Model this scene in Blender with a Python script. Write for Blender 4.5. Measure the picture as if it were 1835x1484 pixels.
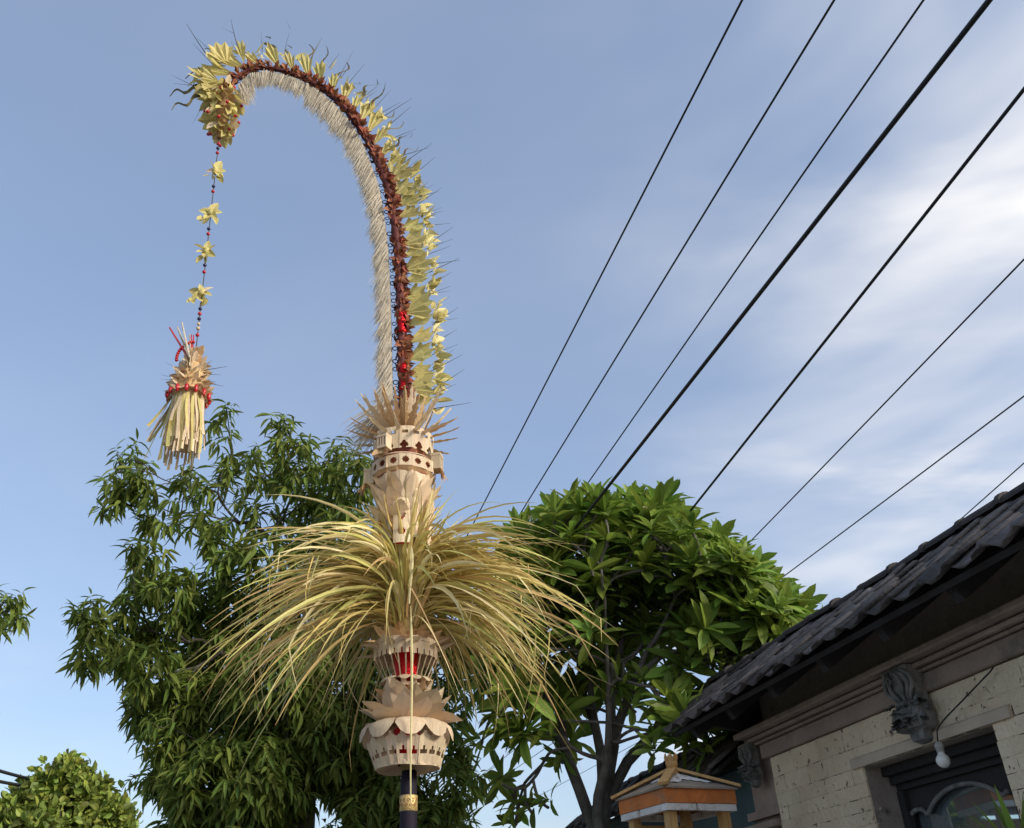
import bpy, math, random
import numpy as np
from mathutils import Matrix, Vector
from math import radians, sin, cos, pi, tan

# ------------------------------------------------------------------ camera
scene = bpy.context.scene
for o in list(bpy.data.objects): bpy.data.objects.remove(o, do_unlink=True)
COL = scene.collection
PW, PH, FPX = 1835., 1484., 1650.
_up = np.array([-150., 2785., -1650.]); _up /= np.linalg.norm(_up)
_f = np.array([0., 0., -1.]); _fh = _f - _up * (_f @ _up); _fh /= np.linalg.norm(_fh)
_r = np.cross(_fh, _up)
RC = np.array([_r, _fh, _up])                      # camera axes -> world
CAM = np.array([0., 0., 1.6])
cd = bpy.data.cameras.new('camera'); cam = bpy.data.objects.new('camera', cd); COL.objects.link(cam)
cd.sensor_fit = 'HORIZONTAL'; cd.sensor_width = 36.0; cd.lens = 36.0 * FPX / PW
cd.clip_start = 0.05; cd.clip_end = 2000
M4 = Matrix([list(RC[i]) + [CAM[i]] for i in range(3)] + [[0, 0, 0, 1]])
cam.matrix_world = M4
scene.camera = cam
scene.render.resolution_x = 1024; scene.render.resolution_y = 828

# ------------------------------------------------------------------ sky and sun
SUN_AZ, SUN_EL = radians(121), radians(26)          # azimuth from +Y towards +X
world = bpy.data.worlds.new('World'); scene.world = world; world.use_nodes = True
wn, wl = world.node_tree.nodes, world.node_tree.links
wn.clear()
w_out = wn.new('ShaderNodeOutputWorld'); w_bg = wn.new('ShaderNodeBackground')
sky = wn.new('ShaderNodeTexSky'); sky.sky_type = 'NISHITA'; sky.sun_disc = False
sky.sun_elevation = SUN_EL; sky.sun_rotation = SUN_AZ
sky.air_density = 1.0; sky.dust_density = 2.2; sky.ozone_density = 1.2; sky.altitude = 50
tc = wn.new('ShaderNodeTexCoord'); sep = wn.new('ShaderNodeSeparateXYZ')
wl.new(tc.outputs['Generated'], sep.inputs[0])
zc = wn.new('ShaderNodeMath'); zc.operation = 'MAXIMUM'; zc.inputs[1].default_value = 0.09
wl.new(sep.outputs['Z'], zc.inputs[0])
dx = wn.new('ShaderNodeMath'); dx.operation = 'DIVIDE'; wl.new(sep.outputs['X'], dx.inputs[0]); wl.new(zc.outputs[0], dx.inputs[1])
dy = wn.new('ShaderNodeMath'); dy.operation = 'DIVIDE'; wl.new(sep.outputs['Y'], dy.inputs[0]); wl.new(zc.outputs[0], dy.inputs[1])
cmb = wn.new('ShaderNodeCombineXYZ'); wl.new(dx.outputs[0], cmb.inputs[0]); wl.new(dy.outputs[0], cmb.inputs[1])
def cloud(scale, sx, sy, rot, lo, hi, seed, detail=7):
    mp = wn.new('ShaderNodeMapping'); mp.inputs['Rotation'].default_value = (0, 0, rot)
    mp.inputs['Scale'].default_value = (sx, sy, 1); mp.inputs['Location'].default_value = (seed, seed * .7, seed * .3)
    wl.new(cmb.outputs[0], mp.inputs[0])
    nz = wn.new('ShaderNodeTexNoise'); nz.inputs['Scale'].default_value = scale; nz.inputs['Detail'].default_value = detail
    nz.inputs['Roughness'].default_value = .52; nz.inputs['Distortion'].default_value = .4
    wl.new(mp.outputs[0], nz.inputs['Vector'])
    mr = wn.new('ShaderNodeMapRange'); mr.interpolation_type = 'SMOOTHSTEP'
    mr.inputs['From Min'].default_value = lo; mr.inputs['From Max'].default_value = hi
    wl.new(nz.outputs['Fac'], mr.inputs['Value'])
    return mr.outputs[0]
c1 = cloud(.5, 1.0, .75, .5, .36, .68, 48.76, 5)
c2 = cloud(1.3, .6, 1.2, -.6, .48, .85, 2.59, 5)
ad = wn.new('ShaderNodeMath'); ad.operation = 'MULTIPLY_ADD'; ad.inputs[1].default_value = .45
wl.new(c2, ad.inputs[0]); wl.new(c1, ad.inputs[2])
bank = wn.new('ShaderNodeMapRange'); bank.interpolation_type = 'SMOOTHSTEP'      # the thin cloud lies to the east
bank.inputs['From Min'].default_value = -.15; bank.inputs['From Max'].default_value = .75; bank.inputs['To Min'].default_value = .05; bank.inputs['To Max'].default_value = 1.0
bs = wn.new('ShaderNodeMath'); bs.operation = 'MULTIPLY_ADD'; bs.inputs[1].default_value = -.12; wl.new(dy.outputs[0], bs.inputs[0]); wl.new(dx.outputs[0], bs.inputs[2])
wl.new(bs.outputs[0], bank.inputs['Value'])
bm_ = wn.new('ShaderNodeMath'); bm_.operation = 'MULTIPLY'; wl.new(ad.outputs[0], bm_.inputs[0]); wl.new(bank.outputs[0], bm_.inputs[1])
am = wn.new('ShaderNodeMath'); am.operation = 'MULTIPLY'; am.inputs[1].default_value = 1.9; am.use_clamp = True
wl.new(bm_.outputs[0], am.inputs[0])
veil = wn.new('ShaderNodeMix'); veil.data_type = 'RGBA'; veil.inputs['Factor'].default_value = .38
wl.new(sky.outputs[0], veil.inputs['A']); veil.inputs['B'].default_value = (1.9, 2.4, 3.5, 1)   # thin even haze veil
cm = wn.new('ShaderNodeMix'); cm.data_type = 'RGBA'
wl.new(am.outputs[0], cm.inputs['Factor']); wl.new(veil.outputs['Result'], cm.inputs['A'])
cm.inputs['B'].default_value = (4.8, 4.75, 4.75, 1)
wl.new(cm.outputs['Result'], w_bg.inputs['Color'])
w_bg.inputs['Strength'].default_value = 0.119
wl.new(w_bg.outputs[0], w_out.inputs[0])
sd = bpy.data.lights.new('sun', 'SUN'); sd.energy = 1.9; sd.angle = radians(14); sd.color = (1.0, .93, .80)
sun = bpy.data.objects.new('sun', sd); COL.objects.link(sun)
_sdir = Vector((sin(SUN_AZ) * cos(SUN_EL), cos(SUN_AZ) * cos(SUN_EL), sin(SUN_EL)))
sun.rotation_euler = _sdir.to_track_quat('Z', 'Y').to_euler()
sun.location = _sdir * 60
vs = scene.view_settings
vs.view_transform = 'Standard'; vs.look = 'None'; vs.gamma = 1; vs.use_curve_mapping = False
vs.exposure = 0.88

# ------------------------------------------------------------------ helpers
def ray(px, py):
    d = np.array([px - PW / 2, -(py - PH / 2), -FPX]); d /= np.linalg.norm(d)
    return RC @ d
def at_dist(px, py, hd):                            # point at a horizontal distance
    v = ray(px, py); return CAM + v * (hd / math.hypot(v[0], v[1]))
def at_height(px, py, h):
    v = ray(px, py); return CAM + v * ((h - CAM[2]) / v[2])
def depth(p): return -float((RC.T @ (np.array(p) - CAM))[2])
def mpp(p): return depth(p) / FPX                   # metres per photo pixel at p
def proj(p):
    c = RC.T @ (np.array(p) - CAM); return PW / 2 + FPX * c[0] / -c[2], PH / 2 - FPX * c[1] / -c[2]
FA = radians(15.7547)                               # street frame: n to the right, s along the street
NV = np.array([cos(FA), sin(FA), 0.]); SV = np.array([-sin(FA), cos(FA), 0.])
def st(n, s, z=0.): return NV * n + SV * s + np.array([0, 0, z])
def unit(v):
    v = np.asarray(v, float); l = np.linalg.norm(v); return v / l if l > 1e-9 else np.array([0., 0., 1.])
def basis(y, zh=(0, 0, 1)):                         # columns x, y, z with y as given
    y = unit(y); x = np.cross(y, np.asarray(zh, float))
    if np.linalg.norm(x) < 1e-5: x = np.cross(y, np.array([1., .13, 0]))
    x = unit(x); z = np.cross(x, y)
    return np.array([x, y, z]).T
def spline(pts, n):                                 # Catmull-Rom resampled
    P = np.array(pts, float); P = np.vstack([2 * P[0] - P[1], P, 2 * P[-1] - P[-2]])
    out = []; segs = len(P) - 3
    for k in range(n):
        t = k / (n - 1) * segs; i = min(int(t), segs - 1); u = t - i
        a, b, c, d = P[i], P[i + 1], P[i + 2], P[i + 3]
        out.append(.5 * (2 * b + (c - a) * u + (2 * a - 5 * b + 4 * c - d) * u * u + (3 * b - a - 3 * c + d) * u ** 3))
    out = np.array(out)
    L = np.r_[0, np.cumsum(np.linalg.norm(np.diff(out, axis=0), axis=1))]
    q = np.linspace(0, L[-1], n)
    return np.array([np.interp(q, L, out[:, j]) for j in range(out.shape[1])]).T

def leaf_shape(nseg, wprof, fold, droop, cup=0.):    # unit leaf along +Y, normal +Z
    V = []; F = []
    for i in range(nseg + 1):
        t = i / nseg; w = np.interp(t, [q[0] for q in wprof], [q[1] for q in wprof]); z = -droop * t * t; y = t * (1 - .25 * droop * t)
        V += [(-w, y, z + fold * w), (0, y, z), (w, y, z + fold * w)]
    for i in range(nseg):
        a = 3 * i; F += [(a, a + 1, a + 4, a + 3), (a + 1, a + 2, a + 5, a + 4)]
    return np.array(V), F

class MB:
    def __init__(s): s.v = []; s.f = []; s.r = []; s.n = 0
    def add(s, v, f, r=0.):
        v = np.asarray(v, float); s.v.append(v); b = s.n
        s.f += [tuple(i + b for i in q) for q in f]
        s.r.append(np.full(len(v), r) if np.isscalar(r) else np.asarray(r, float)); s.n += len(v); return s
    def inst(s, mesh, M, loc, r=0.):
        return s.add(np.asarray(mesh[0]) @ np.asarray(M).T + np.asarray(loc), mesh[1], r)
    def tube(s, pts, rad, n=6, r=0., cap=True):
        P = np.array(pts, float); k = len(P)
        R = np.full(k, rad) if np.isscalar(rad) else np.array(rad, float)
        T = np.gradient(P, axis=0); V = []; up = np.array([.31, .22, .92])
        for i in range(k):
            t = unit(T[i]); x = up - t * (up @ t)
            if np.linalg.norm(x) < .05: x = np.array([1., 0, 0]) - t * t[0]
            x = unit(x); up = x; y = np.cross(t, x)
            for j in range(n):
                a = 2 * pi * j / n; V.append(P[i] + R[i] * (cos(a) * x + sin(a) * y))
        F = [(i * n + j, i * n + (j + 1) % n, (i + 1) * n + (j + 1) % n, (i + 1) * n + j) for i in range(k - 1) for j in range(n)]
        if cap: F += [tuple(range(n - 1, -1, -1)), tuple((k - 1) * n + j for j in range(n))]
        return s.add(V, F, r)
    def box(s, lo, hi, r=0., M=None, c=None):
        x0, y0, z0 = lo; x1, y1, z1 = hi
        v = np.array([(x0, y0, z0), (x1, y0, z0), (x1, y1, z0), (x0, y1, z0), (x0, y0, z1), (x1, y0, z1), (x1, y1, z1), (x0, y1, z1)], float)
        if M is not None: v = v @ np.asarray(M).T
        if c is not None: v = v + np.asarray(c)
        return s.add(v, [(3, 2, 1, 0), (4, 5, 6, 7), (0, 1, 5, 4), (1, 2, 6, 5), (2, 3, 7, 6), (3, 0, 4, 7)], r)
    def lathe(s, prof, n=24, c=(0, 0, 0), r=0.):
        c = np.asarray(c, float); V = []
        for (R, z) in prof:
            for j in range(n):
                a = 2 * pi * j / n; V.append(c + np.array([R * cos(a), R * sin(a), z]))
        k = len(prof)
        F = [(i * n + j, i * n + (j + 1) % n, (i + 1) * n + (j + 1) % n, (i + 1) * n + j) for i in range(k - 1) for j in range(n)]
        return s.add(V, F, r)
    def prism(s, poly, axis_o, ex, ey, ez, d, r=0.):   # polygon in (ex, ey) extruded along ez
        P = [np.asarray(axis_o) + np.asarray(ex) * a + np.asarray(ey) * b for a, b in poly]; n = len(P)
        V = P + [p + np.asarray(ez) * d for p in P]
        F = [tuple(range(n - 1, -1, -1)), tuple(range(n, 2 * n))] + [(i, (i + 1) % n, n + (i + 1) % n, n + i) for i in range(n)]
        return s.add(V, F, r)
    def mesh(s, name, m, smooth=False, off=(0, 0, 0)):
        me = bpy.data.meshes.new(name)
        V = np.concatenate(s.v) - np.asarray(off, float)
        me.from_pydata(V.tolist(), [], s.f)
        at = me.attributes.new('rnd', 'FLOAT', 'POINT'); at.data.foreach_set('value', np.concatenate(s.r))
        if smooth: me.polygons.foreach_set('use_smooth', [True] * len(me.polygons))
        if m is not None: me.materials.append(m)
        me.update(); return me
    def build(s, name, m, parent=None, off=(0, 0, 0), smooth=False, kind=None):
        return put(name, s.mesh(name, m, smooth, off), parent, kind=kind)

def put(name, me, parent=None, M=None, loc=None, kind=None):
    o = bpy.data.objects.new(name, me); COL.objects.link(o)
    if parent is not None: o.parent = parent
    if loc is not None:
        R = np.eye(3) if M is None else np.asarray(M)
        o.matrix_basis = Matrix([[R[i][0], R[i][1], R[i][2], loc[i]] for i in range(3)] + [[0, 0, 0, 1]])
    if kind: o['kind'] = kind
    return o
def tag(o, label, cat, group=None):
    o['label'] = label; o['category'] = cat
    if group: o['group'] = group
    return o
def thing(name, label, cat, loc=(0, 0, 0), rz=0., group=None):
    o = bpy.data.objects.new(name, None); COL.objects.link(o)
    o.empty_display_size = .2; o.location = loc; o.rotation_euler = (0, 0, rz)
    return tag(o, label, cat, group)
def structure(o): o['kind'] = 'structure'; return o

# ------------------------------------------------------------------ materials
def mat(name, col, col2=None, rough=.7, scale=8., bump=.0, bscale=None, var=.0, trans=0., metal=0., spec=.4, dirt=None, dscale=3., dlo=.55, dhi=.68, stretch=None, coat=0., world=False):
    m = bpy.data.materials.new(name); m.use_nodes = True
    nt = m.node_tree; N, L = nt.nodes, nt.links; N.clear()
    out = N.new('ShaderNodeOutputMaterial'); b = N.new('ShaderNodeBsdfPrincipled')
    b.inputs['Roughness'].default_value = rough; b.inputs['Metallic'].default_value = metal
    b.inputs['Specular IOR Level'].default_value = spec
    if coat: b.inputs['Coat Weight'].default_value = coat
    tc = N.new('ShaderNodeTexCoord'); vec = tc.outputs['Object']
    if world: vec = N.new('ShaderNodeNewGeometry').outputs['Position']
    if stretch:
        mp = N.new('ShaderNodeMapping'); mp.inputs['Scale'].default_value = stretch; L.new(vec, mp.inputs[0]); vec = mp.outputs[0]
    nz = N.new('ShaderNodeTexNoise'); nz.inputs['Scale'].default_value = scale; nz.inputs['Detail'].default_value = 6; nz.inputs['Roughness'].default_value = .6
    L.new(vec, nz.inputs['Vector'])
    mr = N.new('ShaderNodeMapRange'); mr.inputs['From Min'].default_value = .3; mr.inputs['From Max'].default_value = .7
    L.new(nz.outputs['Fac'], mr.inputs['Value'])
    mx = N.new('ShaderNodeMix'); mx.data_type = 'RGBA'
    c2 = col2 or tuple(c * .7 for c in col)
    mx.inputs['A'].default_value = (*col, 1); mx.inputs['B'].default_value = (*c2, 1); L.new(mr.outputs[0], mx.inputs['Factor'])
    colout = mx.outputs['Result']
    if dirt:
        n2 = N.new('ShaderNodeTexNoise'); n2.inputs['Scale'].default_value = dscale; n2.inputs['Detail'].default_value = 8; n2.inputs['Roughness'].default_value = .65
        L.new(vec, n2.inputs['Vector'])
        m2 = N.new('ShaderNodeMapRange'); m2.inputs['From Min'].default_value = dlo; m2.inputs['From Max'].default_value = dhi; L.new(n2.outputs['Fac'], m2.inputs['Value'])
        d = N.new('ShaderNodeMix'); d.data_type = 'RGBA'; L.new(m2.outputs[0], d.inputs['Factor']); L.new(colout, d.inputs['A']); d.inputs['B'].default_value = (*dirt, 1)
        colout = d.outputs['Result']
    if var > 0:
        at = N.new('ShaderNodeAttribute'); at.attribute_name = 'rnd'; oi = N.new('ShaderNodeObjectInfo')
        sm = N.new('ShaderNodeMath'); sm.operation = 'ADD'; L.new(at.outputs['Fac'], sm.inputs[0]); L.new(oi.outputs['Random'], sm.inputs[1])
        fr = N.new('ShaderNodeMath'); fr.operation = 'FRACT'; L.new(sm.outputs[0], fr.inputs[0])
        m3 = N.new('ShaderNodeMapRange'); m3.inputs['To Min'].default_value = 1 - var; m3.inputs['To Max'].default_value = 1 + var; L.new(fr.outputs[0], m3.inputs['Value'])
        hs = N.new('ShaderNodeHueSaturation'); L.new(m3.outputs[0], hs.inputs['Value']); L.new(colout, hs.inputs['Color'])
        f2 = N.new('ShaderNodeMath'); f2.operation = 'MULTIPLY'; f2.inputs[1].default_value = 7.31; L.new(fr.outputs[0], f2.inputs[0])
        f3 = N.new('ShaderNodeMath'); f3.operation = 'FRACT'; L.new(f2.outputs[0], f3.inputs[0])
        m4 = N.new('ShaderNodeMapRange'); m4.inputs['To Min'].default_value = .5 - var * .07; m4.inputs['To Max'].default_value = .5 + var * .05; L.new(f3.outputs[0], m4.inputs['Value'])
        L.new(m4.outputs[0], hs.inputs['Hue']); colout = hs.outputs['Color']
    L.new(colout, b.inputs['Base Color'])
    if bump:
        bz = N.new('ShaderNodeTexNoise'); bz.inputs['Scale'].default_value = bscale or scale * 3; bz.inputs['Detail'].default_value = 6; L.new(vec, bz.inputs['Vector'])
        bp = N.new('ShaderNodeBump'); bp.inputs['Strength'].default_value = bump; bp.inputs['Distance'].default_value = .02; L.new(bz.outputs['Fac'], bp.inputs['Height']); L.new(bp.outputs[0], b.inputs['Normal'])
    if trans:
        t = N.new('ShaderNodeBsdfTranslucent'); L.new(colout, t.inputs['Color'])
        ms = N.new('ShaderNodeMixShader'); ms.inputs[0].default_value = trans; L.new(b.outputs[0], ms.inputs[1]); L.new(t.outputs[0], ms.inputs[2]); L.new(ms.outputs[0], out.inputs[0])
    else: L.new(b.outputs[0], out.inputs[0])
    return m
MT = dict(
    asphalt=mat('asphalt', (.12, .118, .115), (.085, .083, .08), .9, 30, .3),
    paving=mat('paving', (.46, .43, .38), (.36, .33, .29), .85, 5, .2),
    soil=mat('soil', (.11, .085, .05), (.06, .09, .03), .95, 2, .3),
    plaster=mat('painted_brick', (.82, .69, .50), (.68, .54, .38), .85, 4, .7, 45, var=.07, dirt=(.17, .11, .08), dscale=22, dlo=.615, dhi=.655, world=True),
    reveal=mat('worn_plaster', (.36, .30, .25), (.27, .215, .185), .9, 7, .5, 30, dirt=(.1, .08, .07), dscale=9, dlo=.6, dhi=.72),
    mortar=mat('mortar', (.76, .64, .46), (.62, .5, .36), .95, 11, .6, 50, dirt=(.07, .05, .04), dscale=9, dlo=.52, dhi=.56, world=True),
    cornice=mat('brown_stone', (.40, .305, .25), (.27, .205, .17), .85, 4, .5, 35, dirt=(.09, .08, .07), dscale=2.5, dlo=.54, dhi=.72, var=.1, world=True),
    tile=mat('clay_tile', (.15, .13, .122), (.08, .07, .07), .8, 9, .5, 40, var=.3, dirt=(.34, .32, .28), dscale=7, dlo=.62, dhi=.70, world=True),
    cap=mat('ridge_tile', (.055, .045, .042), (.035, .032, .033), .85, 9, .5, 40, var=.2),
    timber=mat('dark_timber', (.035, .03, .03), (.022, .02, .022), .8, 6, .3, 20),
    carve=mat('carved_stone', (.27, .26, .245), (.15, .145, .14), .85, 12, .6, 60, dirt=(.06, .06, .055), dscale=9, dlo=.5, dhi=.68),
    teal=mat('teal_paint', (.07, .115, .125), (.05, .085, .095), .8, 4, .3, 20),
    orange=mat('orange_paint', (.60, .19, .045), (.44, .125, .03), .65, 9, .4, 40, dirt=(.30, .16, .08), dscale=8, dlo=.52, dhi=.66),
    white=mat('white_paint', (.74, .72, .69), (.56, .53, .5), .75, 12, .4, 50, dirt=(.34, .27, .2), dscale=9, dlo=.53, dhi=.66),
    wood=mat('yellow_wood', (.56, .34, .13), (.40, .22, .075), .6, 9, .3, 30, stretch=(3, 3, .6)),
    woodgrey=mat('grey_board', (.33, .265, .2), (.2, .165, .125), .8, 8, .3),
    bark=mat('bark', (.10, .085, .07), (.05, .042, .036), .9, 12, .8, 30),
    frbark=mat('frangipani_bark', (.17, .155, .14), (.085, .075, .065), .85, 10, .6, 25),
    mango=mat('drooping_leaf', (.20, .26, .05), (.12, .18, .038), .55, 3, var=.45, trans=.38, spec=.25),
    frang=mat('frangipani_leaf', (.23, .32, .05), (.14, .235, .04), .5, 3, var=.4, trans=.38, spec=.28),
    shrub=mat('yellow_green_leaf', (.27, .33, .058), (.15, .21, .04), .55, 3, var=.5, trans=.3),
    flower=mat('frangipani_flower', (.8, .76, .6), (.75, .62, .3), .6, 20, trans=.3),
    cream=mat('dried_palm_leaf', (.84, .70, .50), (.70, .52, .33), .65, 9, .35, 40, stretch=(6, 6, .7), var=.16, trans=.18, dirt=(.50, .30, .15), dscale=7, dlo=.6, dhi=.8),
    tan=mat('tan_palm_leaf', (.70, .49, .27), (.55, .34, .17), .65, 14, .2, 50, var=.15, trans=.2),
    yellow=mat('yellow_palm_leaf', (.68, .61, .25), (.60, .50, .17), .55, 12, .15, 50, var=.14, trans=.25),
    paleyellow=mat('pale_yellow_palm_leaf', (.80, .74, .42), (.72, .62, .28), .5, 12, .15, 50, var=.12, trans=.25),
    straw=mat('straw_leaf', (.72, .60, .22), (.60, .47, .15), .5, 7, .15, 40, var=.22, trans=.22),
    straw_green=mat('green_straw', (.64, .60, .21), (.52, .50, .15), .5, 7, .15, 40, var=.2, trans=.22),
    straw_brown=mat('brown_straw', (.60, .43, .18), (.47, .31, .12), .6, 7, .15, 40, var=.2, trans=.15),
    straw_pale=mat('pale_straw', (.82, .72, .40), (.72, .6, .28), .5, 7, .15, 40, var=.15, trans=.22),
    fringe=mat('white_plume', (.66, .60, .50), (.54, .47, .37), .8, 9, var=.12, trans=.2),
    redwrap=mat('red_brown_wrap', (.20, .045, .03), (.09, .03, .025), .7, 12, .4, 50, var=.3),
    rust=mat('rust_leaf', (.38, .14, .055), (.22, .065, .035), .7, 10, .3, 40, var=.3, trans=.1),
    foil=mat('red_foil', (.65, .012, .02), (.45, .008, .012), .22, 20, .5, 60, metal=.75),
    redbead=mat('red_bead', (.55, .02, .03), (.4, .012, .02), .25, 10),
    bluebead=mat('dark_blue_bead', (.02, .02, .09), (.012, .012, .05), .25, 10),
    bristle=mat('dark_bristle', (.085, .07, .05), (.05, .042, .035), .6, 10),
    tendril=mat('olive_tendril', (.24, .19, .08), (.13, .105, .05), .6, 10, var=.3),
    black=mat('black_wire', (.012, .010, .010), (.008, .007, .007), .85, 10, spec=.1),
    purple=mat('dark_purple_cloth', (.012, .006, .02), (.009, .005, .015), .75, 20, .2, 60),
    gold=mat('gold_band', (.72, .52, .22), (.5, .34, .12), .4, 40, .3, 90, metal=.35),
    bamboo=mat('bamboo', (.45, .36, .17), (.33, .25, .1), .5, 8),
    cable=mat('cable', (.02, .02, .022), (.015, .015, .016), .6, 10),
    concrete=mat('concrete', (.35, .34, .32), (.27, .26, .25), .9, 6, .3),
    pot=mat('terracotta', (.32, .13, .07), (.25, .1, .055), .8, 8, .2),
    bulb=mat('bulb_glass', (.82, .81, .77), (.76, .75, .71), .18, 3, coat=.5),
    metal=mat('socket_metal', (.4, .38, .36), (.3, .28, .26), .45, 20),
)
gm = bpy.data.materials.new('tinted_glass'); gm.use_nodes = True
_b = gm.node_tree.nodes['Principled BSDF']; _b.inputs['Base Color'].default_value = (.50, .60, .64, 1); _b.inputs['Roughness'].default_value = .03; _b.inputs['Metallic'].default_value = .85
_nz = gm.node_tree.nodes.new('ShaderNodeTexNoise'); _nz.inputs['Scale'].default_value = 3
_bp = gm.node_tree.nodes.new('ShaderNodeBump'); _bp.inputs['Strength'].default_value = .03; gm.node_tree.links.new(_nz.outputs['Fac'], _bp.inputs['Height']); gm.node_tree.links.new(_bp.outputs[0], _b.inputs['Normal'])
MT['glass'] = gm

# ------------------------------------------------------------------ ground
def sheet(name, n0, n1, s0, s1, z, m, thick=None):
    b = MB(); c = [st(n0, s0, z), st(n1, s0, z), st(n1, s1, z), st(n0, s1, z)]
    if thick:
        b.add(c + [p - np.array([0, 0, thick]) for p in c], [(0, 1, 2, 3), (0, 4, 5, 1), (1, 5, 6, 2), (2, 6, 7, 3), (3, 7, 4, 0)])
    else: b.add(c, [(0, 1, 2, 3)])
    return structure(b.build(name, m))
sheet('ground', -300, 300, -300, 300, 0, MT['soil'])
sheet('road', -4.6, .1, -60, 90, .004, MT['asphalt'])
sheet('pavement', .24, 2.96, -60, 90, .12, MT['paving'], .12)
sheet('kerb', .1, .236, -60, 90, .13, MT['concrete'], .13)
PAVE = .12
# ------------------------------------------------------------------ house on the right
def on_n(px, py, n):                                # pixel -> (s, z) on the plane n = const
    v = ray(px, py); t = n / (NV @ v); p = CAM + v * t
    return float(p @ SV), float(p[2])
HO = (3., 4., 0.)
house = thing('house', 'weathered cream brick house with dark tiled eave and carved stone brackets', 'house', st(3, 4), FA)
OP0, OP1, OPT = 3.41, 4.38, 2.36                    # window opening: s range and top
S0, S1 = -1.5, 5.30
b = MB()
b.box((3.012, OP1, 0), (3.26, S1 - .004, 3.0)); b.box((3.012, S0, 0), (3.26, OP0, 3.0))
b.box((3.012, OP0, OPT), (3.26, OP1, 3.0)); b.box((3.012, OP0, 0), (3.26, OP1, .85))
b.box((3.26, S1 - .25, 0), (6.0, S1 - .006, 2.75)); b.box((3.26, S0, 0), (6.0, S0 + .25, 2.75)); b.box((6.0, S0, 0), (6.2, S1, 2.6))
for s_ in (S0 + .1, S1 - .2):
    b.prism([(3.05, 2.75), (6.1, 2.62), (6.1, 2.72), (3.25, 3.15), (3.05, 3.02)], (0, s_, 0), (1, 0, 0), (0, 0, 1), (0, 1, 0), .1)
b.box((3.03, S0, 0), (5.95, S1 - .3, .1))
wall = b.build('wall', MT['reveal'], house, HO)
rng = np.random.default_rng(5)
# bricks
def brick_mesh(l, h, d=.05, bev=.0022):
    b = MB(); v = []
    for n_, e in ((d, 0), (bev, 0), (0, bev)):
        for (a, c) in ((0, 0), (1, 0), (1, 1), (0, 1)):
            v.append((n_, (a - .5) * (l - 2 * e), (c - .5) * (h - 2 * e)))
    v = np.array(v); v[:, 1:] += rng.normal(0, .0012, (12, 2)); v[:, 0] += rng.normal(0, .0004, 12)
    F = [(8, 11, 10, 9)]
    for k in (0, 4):
        for j in range(4): F.append((k + j, k + 4 + j, k + 4 + (j + 1) % 4, k + (j + 1) % 4))
    b.add(v, F); return b.mesh('brick', MT['plaster'])
bm_cache = {}
z = 2.578; course = 0
heights = [.115, .095, .075, .07] + [.062] * 20
while z > 1.45 and course < len(heights):
    h = heights[course]; L0 = .27 if course < 3 else .215
    s = S1 - (L0 * .5 if course % 2 else 0) - .001
    segs = []; cuts = [S1 - .001]
    while s > 2.3: cuts.append(s); s -= L0 * (1 + rng.normal(0, .03))
    cuts.append(2.3)
    for a, c in zip(cuts[:-1], cuts[1:]):
        hi, lo = a, c
        if hi - lo < .03: continue
        if z - h < OPT - .001:                       # beside the opening
            pieces = []
            if hi > OP1: pieces.append((max(lo, OP1 + .002), hi))
            if lo < OP0: pieces.append((lo, min(hi, OP0 - .002)))
        else: pieces = [(lo, hi)]
        for lo2, hi2 in pieces:
            zz0 = z - h
            if lo2 < OP1 and hi2 > OP0 and zz0 < OPT: zz0 = OPT + .002
            l = round(hi2 - lo2 - .003, 2); hh = round(z - zz0 - .003, 3)
            if l < .03 or hh < .02: continue
            key = (l, hh)
            if key not in bm_cache: bm_cache[key] = brick_mesh(l, hh)
            a_ = rng.normal(0, .006)
            o = put('brick', bm_cache[key], wall, basis((rng.normal(0, .004), 1, 0)) @ np.diag([1, 1, 1.]), (3.0 + rng.normal(0, .0018) - HO[0], (lo2 + hi2) / 2 - HO[1], (z + zz0) / 2))
            R = Matrix.Rotation(rng.normal(0, .002), 3, 'Z')
            o.matrix_basis = Matrix.Translation((3.0 + rng.normal(0, .0006) - HO[0], (lo2 + hi2) / 2 - HO[1], (z + zz0) / 2)) @ R.to_4x4()
    z -= h; course += 1
b = MB()
for (a0, a1, c0) in ((OP1 + .01, S1 - .004, 1.2), (2.3, OP0 - .01, 1.2), (OP0 - .01, OP1 + .01, OPT + .004)): b.box((3.0022, a0, c0), (3.011, a1, 2.575))
b.build('mortar', MT['mortar'], wall, HO)
# cornice bands, each stone a piece
for (n_, z0, z1, ln) in ((2.972, 2.582, 2.662, 1.25), (2.95, 2.666, 2.681, .8), (2.922, 2.686, 2.707, .95), (2.862, 2.712, 2.745, 1.1)):
    s = S1 + .05 + (2.972 - n_)
    while s > S0:
        e = max(s - ln * rng.uniform(.8, 1.2), S0); b = MB()
        x0 = n_ + rng.normal(0, .0015); k = .006
        b.prism([(x0, z0 + k), (x0 + k, z0), (3.011, z0), (3.011, z1), (x0 + k, z1), (x0, z1 - k)], (0, e + .0015, 0), (1, 0, 0), (0, 0, 1), (0, 1, 0), s - e - .003, rng.random())
        b.build('cornice_stone', MT['cornice'], house, HO); s = e
# lintel band
b = MB(); b.prism([(2.984, 2.365), (2.984, 2.408), (2.996, 2.418), (3.011, 2.418), (3.011, 2.365)], (0, 3.27, 0), (1, 0, 0), (0, 0, 1), (0, 1, 0), 1.19)
b.build('lintel', mat('lintel_plaster', (.60, .49, .38), (.48, .39, .30), .85, 6, .5, 30), house, HO)
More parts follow.
